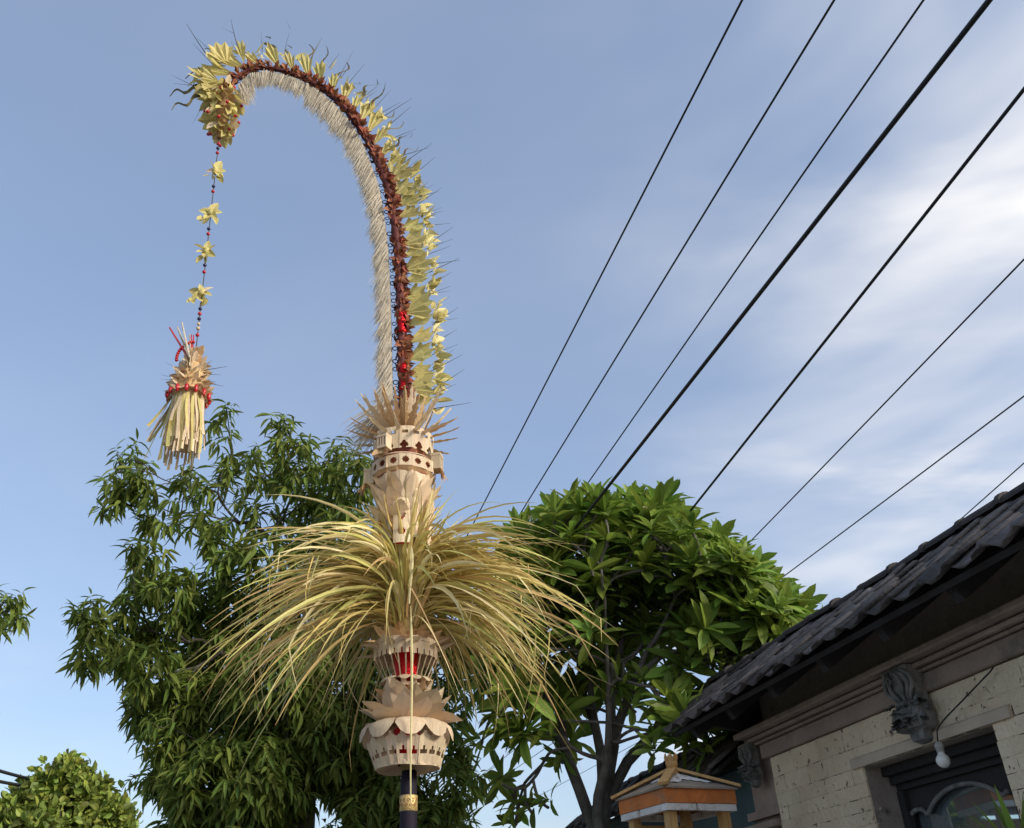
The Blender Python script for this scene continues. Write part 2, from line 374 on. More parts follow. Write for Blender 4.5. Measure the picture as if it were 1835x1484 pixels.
# roof
EV, RG = np.array([2.5, 2.80]), np.array([3.15, 3.225]); SL = RG - EV; SLL = np.linalg.norm(SL); SU = SL / SLL; SN = np.array([-SU[1], SU[0]])
def s_end(t): return 5.62 + .9 * t
b = MB()
def rp(t, lift): p = EV + SL * t + SN * lift; return p
n_t = 6
for (lo, hi) in ((-.055, -.03),):
    V = []
    for t in (0.02, 1.0):
        for l in (lo, hi):
            p = rp(t, l); V += [(p[0], S0 - .2, p[1]), (p[0], s_end(t) - .02, p[1])]
    b.add(V, [(0, 1, 5, 4), (2, 6, 7, 3), (0, 2, 3, 1), (4, 5, 7, 6), (1, 3, 7, 5), (0, 4, 6, 2)])
p = rp(1, -.03); q = rp(1, -.06)
b.add([(p[0], S0 - .2, p[1]), (p[0], 6.5, p[1]), (6.4, 6.0, 2.66), (6.4, S0 - .2, 2.66), (q[0], S0 - .2, q[1]), (q[0], 6.5, q[1]), (6.4, 6.0, 2.62), (6.4, S0 - .2, 2.62)],
      [(0, 1, 2, 3), (7, 6, 5, 4), (1, 5, 6, 2), (2, 6, 7, 3), (3, 7, 4, 0)])
roof = b.build('roof', MT['timber'], house, HO)
def tile_mesh(w, l, seed):
    r = np.random.default_rng(seed); V = []; k = 9; th = .013
    for y in (0, l):
        for side in (0, 1):
            for i in range(k):
                u = i / (k - 1); zz = .016 * sin(2 * pi * (u + .1)) + .005 * r.normal() * (y == 0) + (y / l) * -.012 + .022
                V.append(((u - .5) * w * 1.08, y + (.006 * r.normal() if y == 0 else 0), zz - side * th))
    F = []
    for i in range(k - 1):
        F += [(i, i + 1, 2 * k + i + 1, 2 * k + i), (k + i + 1, k + i, 3 * k + i, 3 * k + i + 1), (i + 1, i, k + i, k + i + 1)]
    F += [(0, 2 * k, 3 * k, k), (k - 1, 2 * k - 1, 4 * k - 1, 3 * k - 1)]
    b = MB(); b.add(V, F); return b.mesh('roof_tile', MT['tile'], True)
tiles = [tile_mesh(.19, .255, k) for k in range(5)]
Mroof = np.array([[0, SU[0], SN[0]], [1, 0, 0], [0, SU[1], SN[1]]])    # x -> s, y -> up the slope, z -> outward
for row in range(4):
    t0 = row * .19 / SLL - .03
    c = 0
    s = s_end(max(t0, 0)) - .1
    while s > S0:
        p = EV + SL * t0 + SN * (-.014 + .012 + rng.normal(0, .003))
        R = np.array(Matrix.Rotation(rng.normal(0, .025), 3, 'Z') @ Matrix.Rotation(rng.normal(.05, .02), 3, 'X') @ Matrix.Rotation(rng.normal(0, .03), 3, 'Y'))
        put('roof_tile', tiles[int(rng.integers(5))], roof, Mroof @ R, (p[0] - HO[0], s - HO[1], p[1])); s -= .19
b = MB()
V = []
for i, (y, r_) in enumerate(((0, .058), (.03, .060), (.034, .050), (.31, .044))):
    for j in range(9):
        a = pi * j / 8; V.append((r_ * cos(a) * 1.1, y, r_ * sin(a) * 1.05))
b.add(V, [(i * 9 + j, i * 9 + j + 1, (i + 1) * 9 + j + 1, (i + 1) * 9 + j) for i in range(3) for j in range(8)] + [tuple(range(9))])
capm = b.mesh('ridge_tile', MT['cap'], False)
s = S0 - .2
while s < 6.4:
    put('ridge_tile', capm, roof, np.array(Matrix.Rotation(rng.normal(0, .02), 3, 'Z') @ Matrix.Rotation(.03 + rng.normal(0, .012), 3, 'X')), (3.15 - HO[0], s - HO[1], 3.238 + rng.normal(0, .004))); s += .28
s = 5.4
while s > S0:
    b = MB(); p0 = EV + SL * .06 - SN * .055; p1 = EV + SL * .99 - SN * .055
    b.prism([(p0[0], p0[1]), (p1[0], p1[1]), (p1[0] + SN[0] * -.07, p1[1] - SN[1] * .07), (p0[0] + SN[0] * -.07, p0[1] - SN[1] * .07)], (0, s, 0), (1, 0, 0), (0, 0, 1), (0, 1, 0), .05)
    b.build('rafter', MT['timber'], roof, HO); s -= .5
b = MB(); b.prism([(2.60, 2.80), (3.15, 3.165), (3.15, 2.748), (2.90, 2.748)], (0, 5.37, 0), (1, 0, 0), (0, 0, 1), (0, 1, 0), .03); b.build('gable_board', MT['timber'], roof, HO)
# window
WN = 3.19
b = MB()
b.box((3.10, OP0, OPT - .045), (3.26, OP1, OPT - .002)); b.box((3.135, OP0 + .002, OPT - .085), (3.262, OP1 - .002, OPT - .047)); b.box((3.165, OP0 + .003, OPT - .115), (3.264, OP1 - .003, OPT - .087))
b.box((3.16, OP1 - .05, .85), (3.258, OP1 - .001, OPT - .118)); b.box((3.16, OP0 + .001, .85), (3.258, OP0 + .035, OPT - .118)); b.box((3.14, OP0 + .037, .85), (3.258, OP1 - .052, .92))
win = b.build('window', MT['timber'], house, HO)
trefoil_px = [(1630, 1484), (1634, 1462), (1641, 1453), (1650, 1450), (1658, 1453), (1664, 1459), (1672, 1443), (1682, 1429), (1696, 1417), (1712, 1409), (1730, 1404.5), (1747, 1404), (1764, 1407.5), (1780, 1414), (1793, 1421), (1800, 1425), (1806, 1418), (1812, 1420)]
TF = [on_n(x, y, WN) for x, y in trefoil_px]
ztop = OPT - .116
b = MB(); V = []; F = []
for (s_, z_) in TF:
    V += [(WN, s_, z_), (WN, s_, ztop), (WN + .03, s_, z_), (WN + .03, s_, ztop)]
for i in range(len(TF) - 1):
    a = 4 * i; c = a + 4; F += [(a, a + 1, c + 1, c), (a + 2, c + 2, c + 3, a + 3), (a, c, c + 2, a + 2)]
b.add(V, F)
sL = TF[0][0]
b.box((WN + .001, sL, .92), (WN + .029, OP1 - .05, ztop)); b.box((WN + .001, OP0 + .034, .92), (WN + .029, TF[-1][0], ztop))
b.build('arch_panel', MT['timber'], win, HO)
b = MB(); pts = spline([(WN - .006, s_, z_) for s_, z_ in TF], 60); b.tube(pts, .011, 6)
b.tube([(WN - .006, TF[0][0], .93), (WN - .006, TF[0][0], TF[0][1])], .011, 6)
b.build('arch_moulding', MT['carve'], win, HO, True)
b = MB(); b.box((WN + .032, OP0 + .03, .9), (WN + .038, OP1 - .04, ztop + .01)); b.build('pane', MT['glass'], win, HO)
# carved brackets
def ellipsoid(b, c, M, rx, ry, rz, nu=8, nv=5, r=0.):
    V = []; F = []
    for i in range(nv + 1):
        a = -pi / 2 + pi * i / nv
        for j in range(nu):
            t = 2 * pi * j / nu; V.append((rx * cos(a) * cos(t), ry * cos(a) * sin(t), rz * sin(a)))
    for i in range(nv):
        for j in range(nu): F.append((i * nu + j, i * nu + (j + 1) % nu, (i + 1) * nu + (j + 1) % nu, (i + 1) * nu + j))
    b.add(np.array(V) @ np.asarray(M).T + np.asarray(c), F, r)
def bracket(n0, sc, zc, k, seed):
    r = np.random.default_rng(seed)
    b = MB()                                        # body: tapering block, local: x out of wall (-n), y along s, z up
    prof = [(.02, -.178, .03), (.05, -.165, .045), (.055, -.128, .05), (.06, -.122, .088), (.088, -.115, .097), (.098, -.06, .1), (.09, -.03, .098), (.07, -.018, .088), (.062, .03, .085), (.07, .09, .09), (.095, .14, .098), (.105, .158, .1)]
    V = []
    for (d, z_, w) in prof:
        for yy in (-w, -w * .6, 0, w * .6, w): V.append((n0 - k * d * (1 - .08 * (abs(yy) / w) ** 2), sc + k * yy, zc + k * z_))
        V += [(n0, sc + k * w, zc + k * z_), (n0, sc - k * w, zc + k * z_)]
    m = 7; F = [(i * m + j, (i + 1) * m + j, (i + 1) * m + (j + 1) % m, i * m + (j + 1) % m) for i in range(len(prof) - 1) for j in range(m)]
    F += [tuple(range(m)), tuple((len(prof) - 1) * m + j for j in range(m - 1, -1, -1))]
    b.add(V, F); br = b.build('bracket', MT['carve'], house, HO, False)
    def P(x, y, z_): return np.array([n0 - k * x, sc + k * y, zc + k * z_])
    for (y0, bend, yw) in ((.075, .05, .0), (.045, .042, 0), (-.012, -.012, 0), (-.05, -.03, 0), (-.08, -.035, 0)):
        b = MB(); pts = spline([P(.055, y0 * .55, .0), P(.075, y0 * .8, .03), P(.078, y0 + bend * .6, .075), P(.085, y0 + bend * .3, .12), P(.105, y0 * .7, .148)], 12)
        b.tube(pts, [k * x for x in np.interp(np.linspace(0, 1, 12), [0, .3, .8, 1], [.006, .011, .012, .005])], 6); b.build('carved_scroll', MT['carve'], br, HO, True)
    for i in range(40):                              # two tiers of curling leaves on the front and the near flank
        flank = i % 4 == 3
        y = -.1 if flank else r.uniform(-.092, .092); z_ = r.choice([-.1, -.072, -.04, -.015]) + r.normal(0, .006); b = MB()
        d = r.uniform(.03, .09) if flank else .092 + .012 * r.random()
        ax_ = (-.35, r.normal(0, .5), -.5 - r.random()) if not flank else (r.normal(0, .4), -.4, -.7)
        sh_ = leaf_shape(4, [(0, .25), (.4, .42), (.75, .3), (1, .06)], -.5, -.55 - .4 * r.random())
        q0 = np.concatenate([sh_[0], sh_[0] - np.array([0, 0, .22])]); m_ = len(sh_[0])
        F_ = list(sh_[1]) + [tuple(m_ + x for x in f_[::-1]) for f_ in sh_[1]]
        M = basis(ax_, (-1, -.8 if flank else 0, .3)) * r.uniform(.028, .040) * k
        b.add(q0 @ M.T + P(d, y, z_ + .02), F_); b.build('carved_leaf', MT['carve'], br, HO, True)
    for i in range(6):
        a = i / 6 * 2 * pi; b = MB(); ellipsoid(b, P(.1, .04 + .014 * cos(a), .112 + .014 * sin(a)), np.eye(3) * k, .007, .008, .008, 6, 4); b.build('carved_bead', MT['carve'], br, HO, True)
bracket(2.985, 3.815, 2.548, 1.0, 3)
bracket(2.985, 5.46, 2.565, .72, 9)
b = MB(); b.box((3.04, S1 - .002, 0), (3.6, 5.66, 3.0)); b.box((3.0, S1 - .001, 2.27), (3.64, 5.70, 2.315)); b.box((2.97, S1, 2.205), (3.67, 5.73, 2.24)); b.box((3.0, S1 + .001, 2.66), (3.62, 5.68, 2.72))
b.build('pillar', MT['cornice'], house, HO)

# bulb on its flex
fx = [on_n(1775, 1203, 2.965), on_n(1730, 1250, 2.95), on_n(1683, 1301, 2.94)]
sb, zb = on_n(1690, 1363, 2.93)
off = (2.93, sb, zb)
bulb = thing('light_bulb', 'bare white light bulb hanging on a flex in front of the arched window', 'light bulb', st(2.93, sb, zb), FA)
b = MB(); pr = [(.0005, -.031), (.012, -.029), (.022, -.022), (.0285, -.011), (.0305, 0), (.0285, .011), (.023, .019), (.0165, .026), (.013, .038)]
b.lathe(pr, 20, off); b.build('glass_globe', MT['bulb'], bulb, off, True)
b = MB(); b.lathe([(.017, .036), (.0175, .05), (.02, .052), (.02, .066), (.012, .078), (.005, .082), (.0005, .083)], 16, off); b.build('socket', MT['metal'], bulb, off, True)
b = MB(); pts = spline([(2.968, fx[0][0] - .02, fx[0][1] + .012), (2.965, *fx[0]), (2.95, *fx[1]), (2.94, *fx[2]), (2.93, sb, zb + .082)], 24); pts[-4:, :] = pts[-4:, :]
b.tube(pts, .0035, 5); b.build('flex', MT['cable'], bulb, off, True)

# boundary wall further along, with a tiled coping
WO = (3.25, 7., 0.)
bw = thing('boundary_wall', 'dark teal painted boundary wall with tiled coping behind the orange shrine', 'wall', st(3.25, 7), FA)
b = MB(); b.box((3.15, 5.75, 0), (3.4, 9.2, 2.66)); b.box((3.1, 5.76, 2.56), (3.45, 9.22, 2.62)); b.build('wall_body', MT['teal'], bw, WO)
b = MB(); b.prism([(2.86, 2.60), (3.28, 2.885), (3.7, 2.60), (3.7, 2.57), (3.28, 2.85), (2.86, 2.57)], (0, 5.72, 0), (1, 0, 0), (0, 0, 1), (0, 1, 0), 3.5)
cop = b.build('coping', MT['timber'], bw, WO)
e2 = np.array([2.86, 2.60]); su2 = unit(np.array([.42, .285])); sn2 = np.array([-su2[1], su2[0]])
Mc = np.array([[0, su2[0], sn2[0]], [1, 0, 0], [0, su2[1], sn2[1]]])
for row in range(3):
    s = 5.82
    while s < 9.2:
        p = e2 + su2 * (row * .17 - .03) + sn2 * (.004 + rng.normal(0, .003))
        put('coping_tile', tiles[int(rng.integers(5))], cop, Mc @ np.array(Matrix.Rotation(rng.normal(.05, .02), 3, 'X')), (p[0] - WO[0], s - WO[1], p[1])); s += .19
s = 5.72
while s < 9.0:
    put('coping_ridge_tile', capm, cop, np.array(Matrix.Rotation(.03, 3, 'X')), (3.28 - WO[0], s - WO[1], 2.905)); s += .28

# ------------------------------------------------------------------ offering shrine
sc = at_dist(1208, 1405, 5.35); SXY = np.array([sc[0], sc[1]])
az = math.atan2(sc[0], sc[1])
srz = -az + radians(45 - 9.5) + pi                  # one corner towards the viewer
shr = thing('offering_shrine', 'small orange and white wooden offering shrine with a pyramid roof', 'shrine', (sc[0], sc[1], PAVE), srz)
def zpx(px, py, p):                                 # height above the shrine base of a pixel near it
    v = ray(px, py); return CAM[2] + v[2] * math.hypot(p[0], p[1]) / math.hypot(v[0], v[1]) - PAVE
zf0, zf1 = zpx(1208, 1451, sc), zpx(1208, 1424, sc); za = zpx(1205, 1388, sc)
H = .222
b = MB()
for k in range(4):
    M = np.array(Matrix.Rotation(k * pi / 2, 3, 'Z'))
    f = MB(); f.box((-H, H - .02, zf0), (H - .0205, H, zf1), 0, M); f.build('fascia_board', MT['orange'], shr)
    for (a, c) in ((-H + .004, .03), (.036, H - .028)):
        f = MB(); f.box((a, H - .034 - .002 * k, zf0 - .034), (c - .003, H - .003, zf0 - .002), 0, M); f.build('trim_board', MT['white'], shr)
    f = MB(); f.box((-.024, -.024, zf0 - .5), (.024, .024, zf0 + .02), 0, None, M @ np.array([H - .055, H - .055, 0])); f.build('post', MT['wood'], shr)
    # roof face: plain board with a ragged white sheet over it
    e = H + .012
    f = MB(); f.add(np.array([(-e, e, zf1 + .004), (e, e, zf1 + .004), (.02, .02, za), (-.02, .02, za), (-e, e, zf1 - .006), (e, e, zf1 - .006), (.02, .02, za - .012), (-.02, .02, za - .012)]) @ M.T, [(0, 3, 2, 1), (4, 5, 6, 7), (0, 1, 5, 4)])
    f.build('roof_board', MT['woodgrey'], shr)
    rr = np.random.default_rng(40 + k); V = []; m = 18
    for i in range(m):
        u = i / (m - 1); low = (.42 if k % 2 else .62) + .10 * sin(u * 9 + k) + .05 * rr.normal(); low = min(max(low, .15), .95)
        for t in (low, 0.04):
            w = .02 + (e - .02) * t; zz = za + (zf1 + .004 - za) * t + .0035; V.append(((u * 2 - 1) * (w - .012), w + .002, zz + .002 * rr.normal()))
    f = MB(); f.add(np.array(V) @ M.T, [(2 * i, 2 * i + 1, 2 * i + 3, 2 * i + 2) for i in range(m - 1)]); f.build('roof_sheet', MT['white'], shr)
    a0 = np.array([e + .012, e + .012, zf1 - .002]); a1 = np.array([.015, .015, za + .012]); d = a1 - a0
    f = MB(); f.box((-.024, 0, -.006), (.024, np.linalg.norm(d), .008), 0, M @ basis(d, (0, 0, 1)), M @ (a0 + np.array([0, 0, .012]))); f.build('hip_strip', MT['wood'], shr)
f = MB(); f.lathe([(.0005, za - .02), (.034, za - .01), (.036, za + .012), (.022, za + .024), (.030, za + .036), (.034, za + .06), (.03, za + .066), (.0005, za + .064)], 14); fin = f.build('finial', MT['wood'], shr, smooth=True)
for k in range(7):
    a = 2 * pi * k / 7; f = MB(); R = np.array(Matrix.Rotation(a, 3, 'Z'))
    f.add(np.array([(.026, -.015, za + .05), (.026, .015, za + .05), (.036, .013, za + .085), (.033, 0, za + .112), (.036, -.013, za + .085), (.018, 0, za + .05), (.024, 0, za + .09)]) @ R.T, [(0, 1, 2, 3, 4), (1, 5, 6, 2), (5, 0, 4, 6), (6, 4, 3, 2)]); f.build('finial_leaf', MT['wood'], fin)
f = MB(); f.box((-H + .03, -H + .045, zf0 - .5), (H - .06, -H + .06, zf0 - .06)); f.build('back_panel', MT['wood'], shr)
f = MB(); f.box((-H + .05, -H + .05, zf0 - .52), (H - .01, H - .01, zf0 - .495)); f.box((-H - .03, -H - .03, zf0 - .56), (H + .03, H + .03, zf0 - .52)); f.build('floor_board', MT['orange'], shr)
f = MB(); zb_ = zf0 - .56; f.box((-.17, -.17, .22), (.17, .17, zb_ - .12)); f.box((-.21, -.21, zb_ - .12), (.21, .21, zb_ - .06)); f.box((-.26, -.26, zb_ - .06), (.26, .26, zb_)); f.box((-.21, -.21, .12), (.21, .21, .22)); f.box((-.27, -.27, 0), (.27, .27, .12)); f.build('pedestal', MT['concrete'], shr)
# ------------------------------------------------------------------ trees
LONG = [leaf_shape(4, [(0, .015), (.25, .085), (.55, .1), (.85, .05), (1, .004)], .5, d) for d in (.15, .35, .6)]
FRNG = [leaf_shape(5, [(0, .02), (.2, .08), (.5, .135), (.72, .14), (.9, .07), (1, .004)], .35, d) for d in (.02, .18, .4)]
BROAD = [leaf_shape(3, [(0, .05), (.35, .3), (.7, .26), (1, .01)], .3, d) for d in (.1, .3)]

def branches(root, tips, r0, rng, upbias=.25, rmin=.006, k0=None):
    """limbs as tapered tubes from a root point to every tip, by repeated splitting of the tip set"""
    out = []
    def rec(p, d, idx, r, level, rp=None):
        rp = rp or r
        T = tips[idx]
        if len(idx) == 1 or level > 11:
            for q in T:
                v = q - p; L = np.linalg.norm(v); mid = p + v * .5 + np.array([0, 0, -.08 * L * (1 - upbias)]) + rng.normal(0, .03 * L, 3) + d * L * .12
                out.append((spline([p, mid, q], 5), np.r_[min(rp, r * 1.6), np.linspace(r, max(rmin, r * .45), 4)]))
            return
        c = T.mean(0); v = c - p; L = np.linalg.norm(v)
        k = rng.uniform(.3, .45) if level else (k0 or rng.uniform(.35, .5))
        q = p + v * k + d * L * .12 + rng.normal(0, .05 * L, 3)
        mid = (p + q) / 2 + rng.normal(0, .04 * L, 3) + d * L * .05
        r1 = max(rmin, r * (.80 if level else .9))
        out.append((spline([p, mid, q], 6), np.r_[min(rp, r * 1.6), np.linspace(r, r1, 5)]))
        ax = T - c; u, s_, vt = np.linalg.svd(ax, full_matrices=False); pr = ax @ (vt[0] + .25 * rng.normal(0, 1, 3)); med = np.median(pr)
        A = idx[pr <= med]; B = idx[pr > med]
        if len(A) == 0 or len(B) == 0: A, B = idx[:len(idx) // 2], idx[len(idx) // 2:]
        nd = unit(q - p)
        for S in (A, B):
            if len(S): rec(q, nd, S, max(rmin, r1 * (max(len(S), 1) / len(idx)) ** .36), level + 1, r1)
    rec(np.asarray(root, float), np.array([0, 0, 1.]), np.arange(len(tips)), r0, 0)
    return out

def add_leaves(parent, off, leaves, shapes, m, name, nparts, crown_name='crown'):
    """leaves: list of (shape index, 3x3, location, rnd); the nearest in view become parts, the rest one crown"""
    D = np.array([np.linalg.norm(l[2] - CAM) for l in leaves]); order = np.argsort(D)
    chosen = []
    for i in order:
        if len(chosen) >= nparts: break
        x, y = proj(leaves[i][2])
        if 0 < x < PW and 0 < y < PH: chosen.append(i)
    cs = set(chosen); b = MB()
    for i, l in enumerate(leaves):
        if i not in cs: b.inst(shapes[l[0]], l[1], l[2], l[3])
    b.build(crown_name, m, parent, off, False, kind='stuff')
    ms = []
    for sh in shapes:
        q = MB(); q.add(sh[0], sh[1]); ms.append(q.mesh(name, m))
    for i in chosen:
        l = leaves[i]; put(name, ms[l[0]], parent, l[1], l[2] - off)

def drooping_tree(name, label, base, clumps, hd, leaf, per, seed, r0, nparts, fork, group=None, spread=1.0, clip=None):
    rng = np.random.default_rng(seed); off = np.array([base[0], base[1], 0.])
    t = thing(name, label, 'tree', tuple(off), 0, group)
    leaves = []; tips = []
    for (px, py, rp, dens) in clumps:
        c0 = at_dist(px, py, hd); R = rp * mpp(c0)
        c0 = at_dist(px, py, hd + rng.uniform(-1, 1) * .55 * spread); R = rp * mpp(c0)
        tips.append(c0)
        ns = max(4, int(per * dens * (.72 if py < 1010 else 1) * (rp / 50.) ** 2))
        for k in range(ns):
            u = unit(rng.normal(0, 1, 3)); rr = R * rng.uniform(.25, 1.0) ** .5
            c = c0 + u * rr * np.array([1, 1.25, .95])
            if k % 5 == 0: tips.append(c)
            ax = unit(u * .7 + np.array([0, 0, .55]) + rng.normal(0, .35, 3))
            L = leaf * rng.uniform(.8, 1.15); nl = int(rng.integers(9, 15)); ph = rng.uniform(0, 6)
            B = basis(ax)
            for j in range(nl):
                a = ph + j * 2.4; e = j / nl
                rad = B[:, 0] * cos(a) + B[:, 2] * sin(a)
                d = unit(ax * (.05 + .55 * e) + rad * .8 + np.array([0, 0, -.55]) + rng.normal(0, .18, 3))
                l = L * rng.uniform(.65, 1.1) * (1 - .25 * e)
                M = basis(d, np.array([0, 0, 1.]) + rng.normal(0, .35, 3)) * l
                leaves.append((int(rng.integers(3)), M, c + ax * (e - .5) * .16 * leaf / .27, rng.random()))
    tips = np.array(tips)
    b = MB(); root = np.array([base[0], base[1], fork]);
    tp = spline([(base[0], base[1], -.05), (base[0] + .03, base[1], fork * .5), root], 8)
    b.tube(tp, np.linspace(r0 * 1.35, r0, 8), 10); b.build('trunk', MT['bark'], t, off, True)
    b = MB()
    for pts, rr in branches(root, tips, r0 * .9, rng): b.tube(pts, rr, 5, cap=False)
    b.build('limbs', MT['bark'], t, off, True)
    add_leaves(t, off, leaves, LONG, MT['mango'], 'leaf', nparts)
    return t

lt = at_dist(540, 1484, 9.0)
big = [(398, 752, 26, .8), (412, 800, 30, .8), (240, 822, 30, 1), (222, 868, 34, 1), (208, 905, 28, 1), (262, 880, 36, .9), (280, 930, 34, .8), (505, 775, 30, .9), (530, 800, 34, .9), (600, 815, 34, 1), (640, 850, 44, 1.1), (610, 880, 50, 1),
       (470, 830, 46, 1), (540, 860, 55, 1.1), (425, 850, 40, .9), (345, 880, 42, .8), (390, 915, 46, .6), (320, 950, 36, .55), (270, 985, 36, .8), (400, 985, 50, .9), (470, 920, 44, .7), (560, 930, 55, 1), (640, 950, 60, 1.1), (480, 1000, 60, 1), (570, 1010, 65, 1.1), (660, 1040, 65, 1.1),
       (265, 1040, 36, 1.4), (225, 1085, 26, 1), (310, 1060, 45, .9), (370, 1070, 55, .9), (440, 1090, 70, 1.1), (540, 1110, 75, 1.2), (640, 1130, 75, 1.2), (160, 1098, 26, 1), (172, 1130, 26, .9), (155, 1180, 24, 1.1), (205, 1165, 36, 1), (250, 1130, 36, 1), (255, 1190, 46, 1), (320, 1150, 60, 1.1), (400, 1180, 75, 1.3), (500, 1210, 85, 1.4), (600, 1230, 85, 1.4), (690, 1230, 75, 1.3),
       (270, 1260, 46, 1), (330, 1260, 65, 1.3), (290, 1320, 42, 1), (400, 1300, 85, 1.6), (500, 1320, 90, 1.6), (610, 1330, 90, 1.5), (700, 1320, 75, 1.3), (265, 1395, 22, .8), (320, 1380, 50, 1.1), (380, 1400, 80, 1.5), (470, 1410, 90, 1.6), (650, 1420, 60, .9), (720, 1420, 60, .9), (350, 1465, 50, 1.1), (440, 1480, 80, 1.4), (330, 1530, 70, 1.2), (450, 1570, 90, 1.3), (650, 1500, 80, 1), (740, 1480, 50, .9),
       (780, 1180, 50, 1), (760, 1080, 50, .9), (800, 1260, 46, .9), (810, 1340, 44, .8), (800, 1420, 50, .9), (850, 1400, 30, .5), (840, 1150, 46, .9), (770, 1480, 46, .9), (830, 1470, 30, .6)]
drooping_tree('drooping_tree', 'tall dark green tree with long drooping leaves behind the straw burst', (lt[0], lt[1]), big, 9.1, .235, 28, 21, .15, 300, 2.3)
lt2 = at_dist(-190, 1484, 17.)
far = [(-210, 1130, 120, .7), (-90, 1150, 70, .9), (-60, 1060, 60, .9), (-110, 1250, 80, .8), (-20, 1095, 36, 1), (22, 1066, 22, 1.1), (30, 1095, 24, 1), (10, 1120, 24, 1), (-200, 1000, 90, .8), (-290, 1150, 100, .7)]
drooping_tree('drooping_tree', 'leafy branch tip of a tree reaching into the open sky across the road', (lt2[0], lt2[1]), far, 17., .36, 11, 22, .2, 20, 3.0, spread=1.5)

# rounded yellow green tree across the road
rng = np.random.default_rng(31)
bt = at_dist(115, 1500, 32.); off = np.array([bt[0], bt[1], 0.])
sh = thing('rounded_tree', 'rounded yellow green tree with small leaves in the distance beyond the cables', 'tree', tuple(off))
cl = [(130, 1405, 32), (90, 1410, 32), (165, 1425, 30), (55, 1430, 30), (110, 1445, 34), (185, 1455, 30), (30, 1465, 32), (70, 1475, 40), (140, 1480, 44), (200, 1490, 30), (100, 1520, 55), (170, 1530, 50), (40, 1530, 46), (-5, 1500, 32), (120, 1385, 20), (150, 1400, 20), (215, 1478, 20), (110, 1570, 60), (60, 1590, 50), (170, 1590, 50)]
leaves = []; tips = []
for (px, py, rp) in cl:
    c0 = at_dist(px, py, 32 + rng.uniform(-1.3, 1.3)); R = rp * mpp(c0); tips.append(c0)
    c0 = c0 + np.array([0, 0, rng.normal(0, .12)])
    for k in range(int(rp * 4.2)):
        u = unit(rng.normal(0, 1, 3)); c = c0 + u * R * (rng.uniform(.45, 1.0) if k % 7 else rng.uniform(1.0, 1.5))
        if k % 24 == 0: tips.append(c)
        for j in range(4):
            d = unit(u * .7 + rng.normal(0, .6, 3) + np.array([0, 0, .15]))
            leaves.append((int(rng.integers(2)), basis(d, u + rng.normal(0, .4, 3)) * .23 * rng.uniform(.5, 1.5), c + rng.normal(0, .09, 3), rng.random()))
b = MB(); root = np.array([bt[0], bt[1], 2.6]); b.tube([(bt[0], bt[1], -.05), (bt[0], bt[1], 1.3), tuple(root)], [.26, .22, .18], 9); b.build('trunk', MT['bark'], sh, off, True)
b = MB()
for pts, rr in branches(root, np.array(tips), .16, rng, rmin=.012): b.tube(pts, rr, 5, cap=False)
b.build('limbs', MT['bark'], sh, off, True)
add_leaves(sh, off, leaves, BROAD, MT['shrub'], 'leaf', 0)

# frangipani
rng = np.random.default_rng(77)
FD = 7.6
fb = at_dist(1055, 1484, FD); off = np.array([fb[0], fb[1], 0.])
fr = thing('frangipani_tree', 'frangipani tree with broad glossy leaves and forked grey limbs beside the roof', 'tree', tuple(off))
cl = [(925, 990, 50, 9), (985, 950, 46, 10), (1050, 925, 42, 10), (1120, 925, 40, 11), (1190, 925, 40, 11), (1250, 955, 42, 11), (1310, 985, 44, 10), (1365, 1020, 42, 9), (1415, 1060, 36, 7), (1452, 1092, 20, 4),
      (960, 1030, 60, 10), (1040, 1000, 60, 11), (1120, 1000, 60, 11), (1200, 1005, 60, 11), (1280, 1045, 56, 10), (1350, 1085, 44, 7), (1395, 1110, 34, 4), (1330, 1140, 40, 5), (1265, 1115, 55, 9), (1180, 1090, 60, 9), (1090, 1080, 64, 9), (1000, 1100, 64, 9), (925, 1080, 60, 8),
      (900, 1160, 60, 8), (980, 1180, 62, 9), (1060, 1160, 56, 7), (1130, 1170, 50, 6), (1210, 1170, 40, 4), (1285, 1185, 32, 3), (900, 1240, 56, 7), (970, 1260, 56, 6), (1050, 1235, 42, 4), (1120, 1240, 30, 2), (1185, 1235, 34, 3), (1330, 1185, 18, 1), (1200, 1285, 32, 4), (1245, 1310, 34, 5), (1275, 1335, 26, 3), (1180, 1330, 24, 2), (930, 1330, 40, 3), (880, 1300, 36, 3), (895, 1420, 34, 3), (960, 1420, 30, 2), (930, 1470, 30, 2), (1010, 1340, 26, 1), (1015, 1310, 22, 1)]
tips = []
for (px, py, rp, cnt) in cl:
    for k in range(int(cnt * (1.7 if py < 1130 else 1.1) + .5)):
        a = rng.uniform(0, 2 * pi); q = rp * rng.uniform(.1, 1) ** .5
        hd = FD + rng.uniform(-.85, 1) * (1.05 if py < 1150 else .8)
        if py > 1330: hd = FD + rng.uniform(-.5, .3)
        if px > 1300: hd = FD + rng.uniform(-.9, .1)
        if py > 1270 and px > 1150: hd = 6.75 + rng.uniform(-.3, .3)
        tips.append(at_dist(px + q * cos(a), py + q * sin(a) + ((12 + min(42, max(0, (px - 1190) * .26))) if py < 1115 else 0), hd))
tips = np.array(tips); leaves = []; flowers = []
ctr = at_dist(1090, 1180, FD)
fork = np.array([fb[0], fb[1], 1.55])
RV = RC[:, 0]; lat = (tips - ctr) @ RV + .35 * (tips - ctr)[:, 2] * np.sign((tips - ctr) @ RV); grp = np.array_split(np.argsort(lat), 4); limbs = []
for gi, g in enumerate(grp):                        # four main limbs from the low fork
    limbs += branches(fork + RV * (gi - 1.5) * .07, tips[g] - np.array([0, 0, .06]), (.05, .065, .06, .05)[gi], rng, .6, .012, (.3, .36, .42, .34)[gi])
